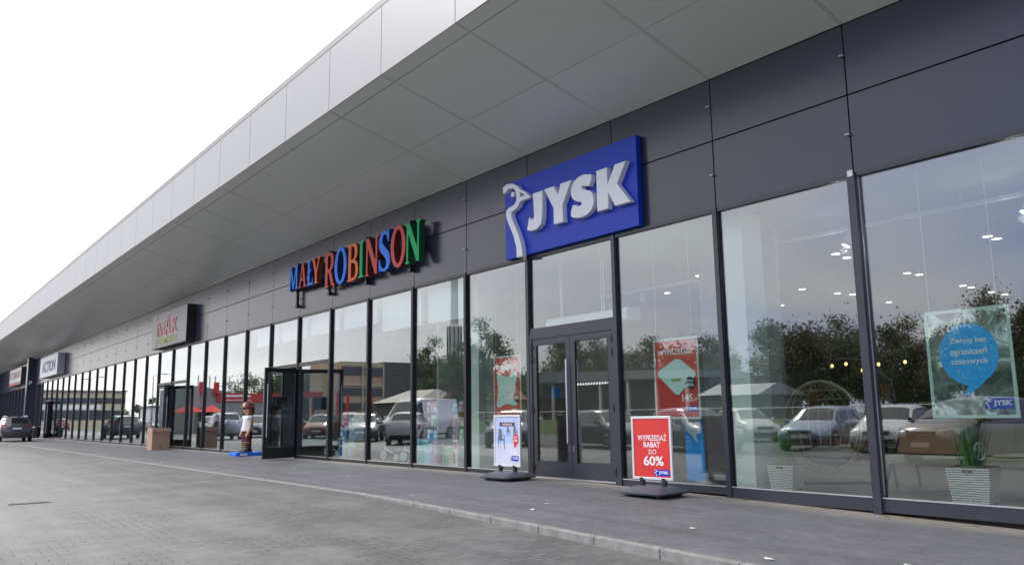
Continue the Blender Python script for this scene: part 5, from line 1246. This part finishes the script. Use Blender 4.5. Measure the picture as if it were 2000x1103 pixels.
# ------------------------------------------------------------------ sky, sun, camera
SUN_EL, SUN_AZ = 38, 215      # azimuth: direction the light comes from, degrees ccw from +x
w = bpy.data.worlds.new('World'); SC.world = w; w.use_nodes = True
nt = w.node_tree; nt.nodes.clear(); L_ = nt.links.new
out = nt.nodes.new('ShaderNodeOutputWorld')
sky = nt.nodes.new('ShaderNodeTexSky'); sky.sky_type = 'NISHITA'; sky.sun_disc = False
sky.sun_elevation = R(SUN_EL); sky.sun_rotation = R(90 - SUN_AZ)
bg1 = nt.nodes.new('ShaderNodeBackground'); bg1.inputs['Strength'].default_value = .09; L_(sky.outputs[0], bg1.inputs['Color'])
tc = nt.nodes.new('ShaderNodeTexCoord')
def vmath(op, a, b_=None):
    n = nt.nodes.new('ShaderNodeVectorMath'); n.operation = op
    L_(a, n.inputs[0])
    if b_ is not None: n.inputs[1].default_value = b_
    return n
def math_(op, a, b_):
    n = nt.nodes.new('ShaderNodeMath'); n.operation = op
    for i_, v in enumerate((a, b_)):
        if isinstance(v, (int, float)): n.inputs[i_].default_value = v
        else: L_(v, n.inputs[i_])
    return n.outputs[0]
d_ = vmath('DOT_PRODUCT', tc.outputs['Generated'], Vector((-.80, .60, .0)).normalized()).outputs['Value']
sep = nt.nodes.new('ShaderNodeSeparateXYZ'); L_(tc.outputs['Generated'], sep.inputs[0])
zz = math_('MAXIMUM', sep.outputs['Z'], 0.0); den = math_('ADD', zz, .22)
cxy = nt.nodes.new('ShaderNodeCombineXYZ'); L_(math_('DIVIDE', sep.outputs['X'], den), cxy.inputs['X']); L_(math_('DIVIDE', sep.outputs['Y'], den), cxy.inputs['Y'])
cn = nt.nodes.new('ShaderNodeTexNoise'); cn.inputs['Scale'].default_value = .9; cn.inputs['Detail'].default_value = 7; cn.inputs['Roughness'].default_value = .55; cn.inputs['Distortion'].default_value = .3
L_(cxy.outputs[0], cn.inputs['Vector'])
# brightness: bright towards the left and over the roof, greyer behind the camera
br = nt.nodes.new('ShaderNodeMapRange'); br.inputs['From Min'].default_value = -.85; br.inputs['From Max'].default_value = .85; br.inputs['To Min'].default_value = 0; br.inputs['To Max'].default_value = 1
L_(d_, br.inputs['Value'])
cm = nt.nodes.new('ShaderNodeMapRange'); cm.inputs['From Min'].default_value = .32; cm.inputs['From Max'].default_value = .68; cm.inputs['To Min'].default_value = -.34; cm.inputs['To Max'].default_value = .34
L_(cn.outputs['Fac'], cm.inputs['Value'])
fac = math_('ADD', math_('ADD', br.outputs['Result'], cm.outputs['Result']), math_('MULTIPLY', zz, .55))
ramp = nt.nodes.new('ShaderNodeValToRGB'); e = ramp.color_ramp.elements
e[0].position = .0; e[0].color = (.40, .47, .78, 1); e[1].position = 1.0; e[1].color = (1, 1, 1, 1)
k_ = e.new(.35); k_.color = (.645, .665, .88, 1); k_ = e.new(.62); k_.color = (.83, .80, .84, 1)
L_(fac, ramp.inputs[0])
bg2 = nt.nodes.new('ShaderNodeBackground'); bg2.inputs['Strength'].default_value = 1.25; L_(ramp.outputs[0], bg2.inputs['Color'])
L_(math_('MULTIPLY', math_('ADD', math_('MULTIPLY', zz, 1.25), 1.08), .82), bg2.inputs['Strength'])   # overcast sky: brighter overhead
mxs = nt.nodes.new('ShaderNodeMixShader'); mxs.inputs[0].default_value = .88
L_(bg1.outputs[0], mxs.inputs[1]); L_(bg2.outputs[0], mxs.inputs[2]); L_(mxs.outputs[0], out.inputs['Surface'])
sl = bpy.data.lights.new('sun', 'SUN'); sl.energy = 1.1; sl.angle = R(14); sl.color = (1, .96, .9)
so = bpy.data.objects.new('sun', sl); COL.objects.link(so)
dv = Vector((math.cos(R(SUN_AZ)) * math.cos(R(SUN_EL)), math.sin(R(SUN_AZ)) * math.cos(R(SUN_EL)), math.sin(R(SUN_EL))))
so.rotation_euler = dv.to_track_quat('Z', 'Y').to_euler(); so.location = (0, -20, 30)

cam = bpy.data.cameras.new('camera'); co = bpy.data.objects.new('camera', cam); COL.objects.link(co)
cam.sensor_fit = 'HORIZONTAL'; cam.sensor_width = 36; cam.lens = 36 * 1601 / 2000; cam.clip_start = .05; cam.clip_end = 6000
rot = Matrix.Rotation(R(52.60), 3, 'Z') @ Matrix.Rotation(R(99.23), 3, 'X') @ Matrix.Rotation(R(-.80), 3, 'Z')
mw = rot.to_4x4(); mw.translation = Vector((2.453 * 2.5, -4.39 * 2.5, .505 * 2.5)); co.matrix_world = mw
SC.camera = co
SC.view_settings.view_transform = 'Standard'; SC.view_settings.look = 'None'; SC.view_settings.exposure = 1.0; SC.view_settings.gamma = 1
SC.cycles.transparent_max_bounces = 24; SC.cycles.max_bounces = 8; SC.cycles.glossy_bounces = 5; SC.cycles.diffuse_bounces = 4
SC.cycles.use_denoising = True; SC.cycles.caustics_reflective = False; SC.cycles.caustics_refractive = False
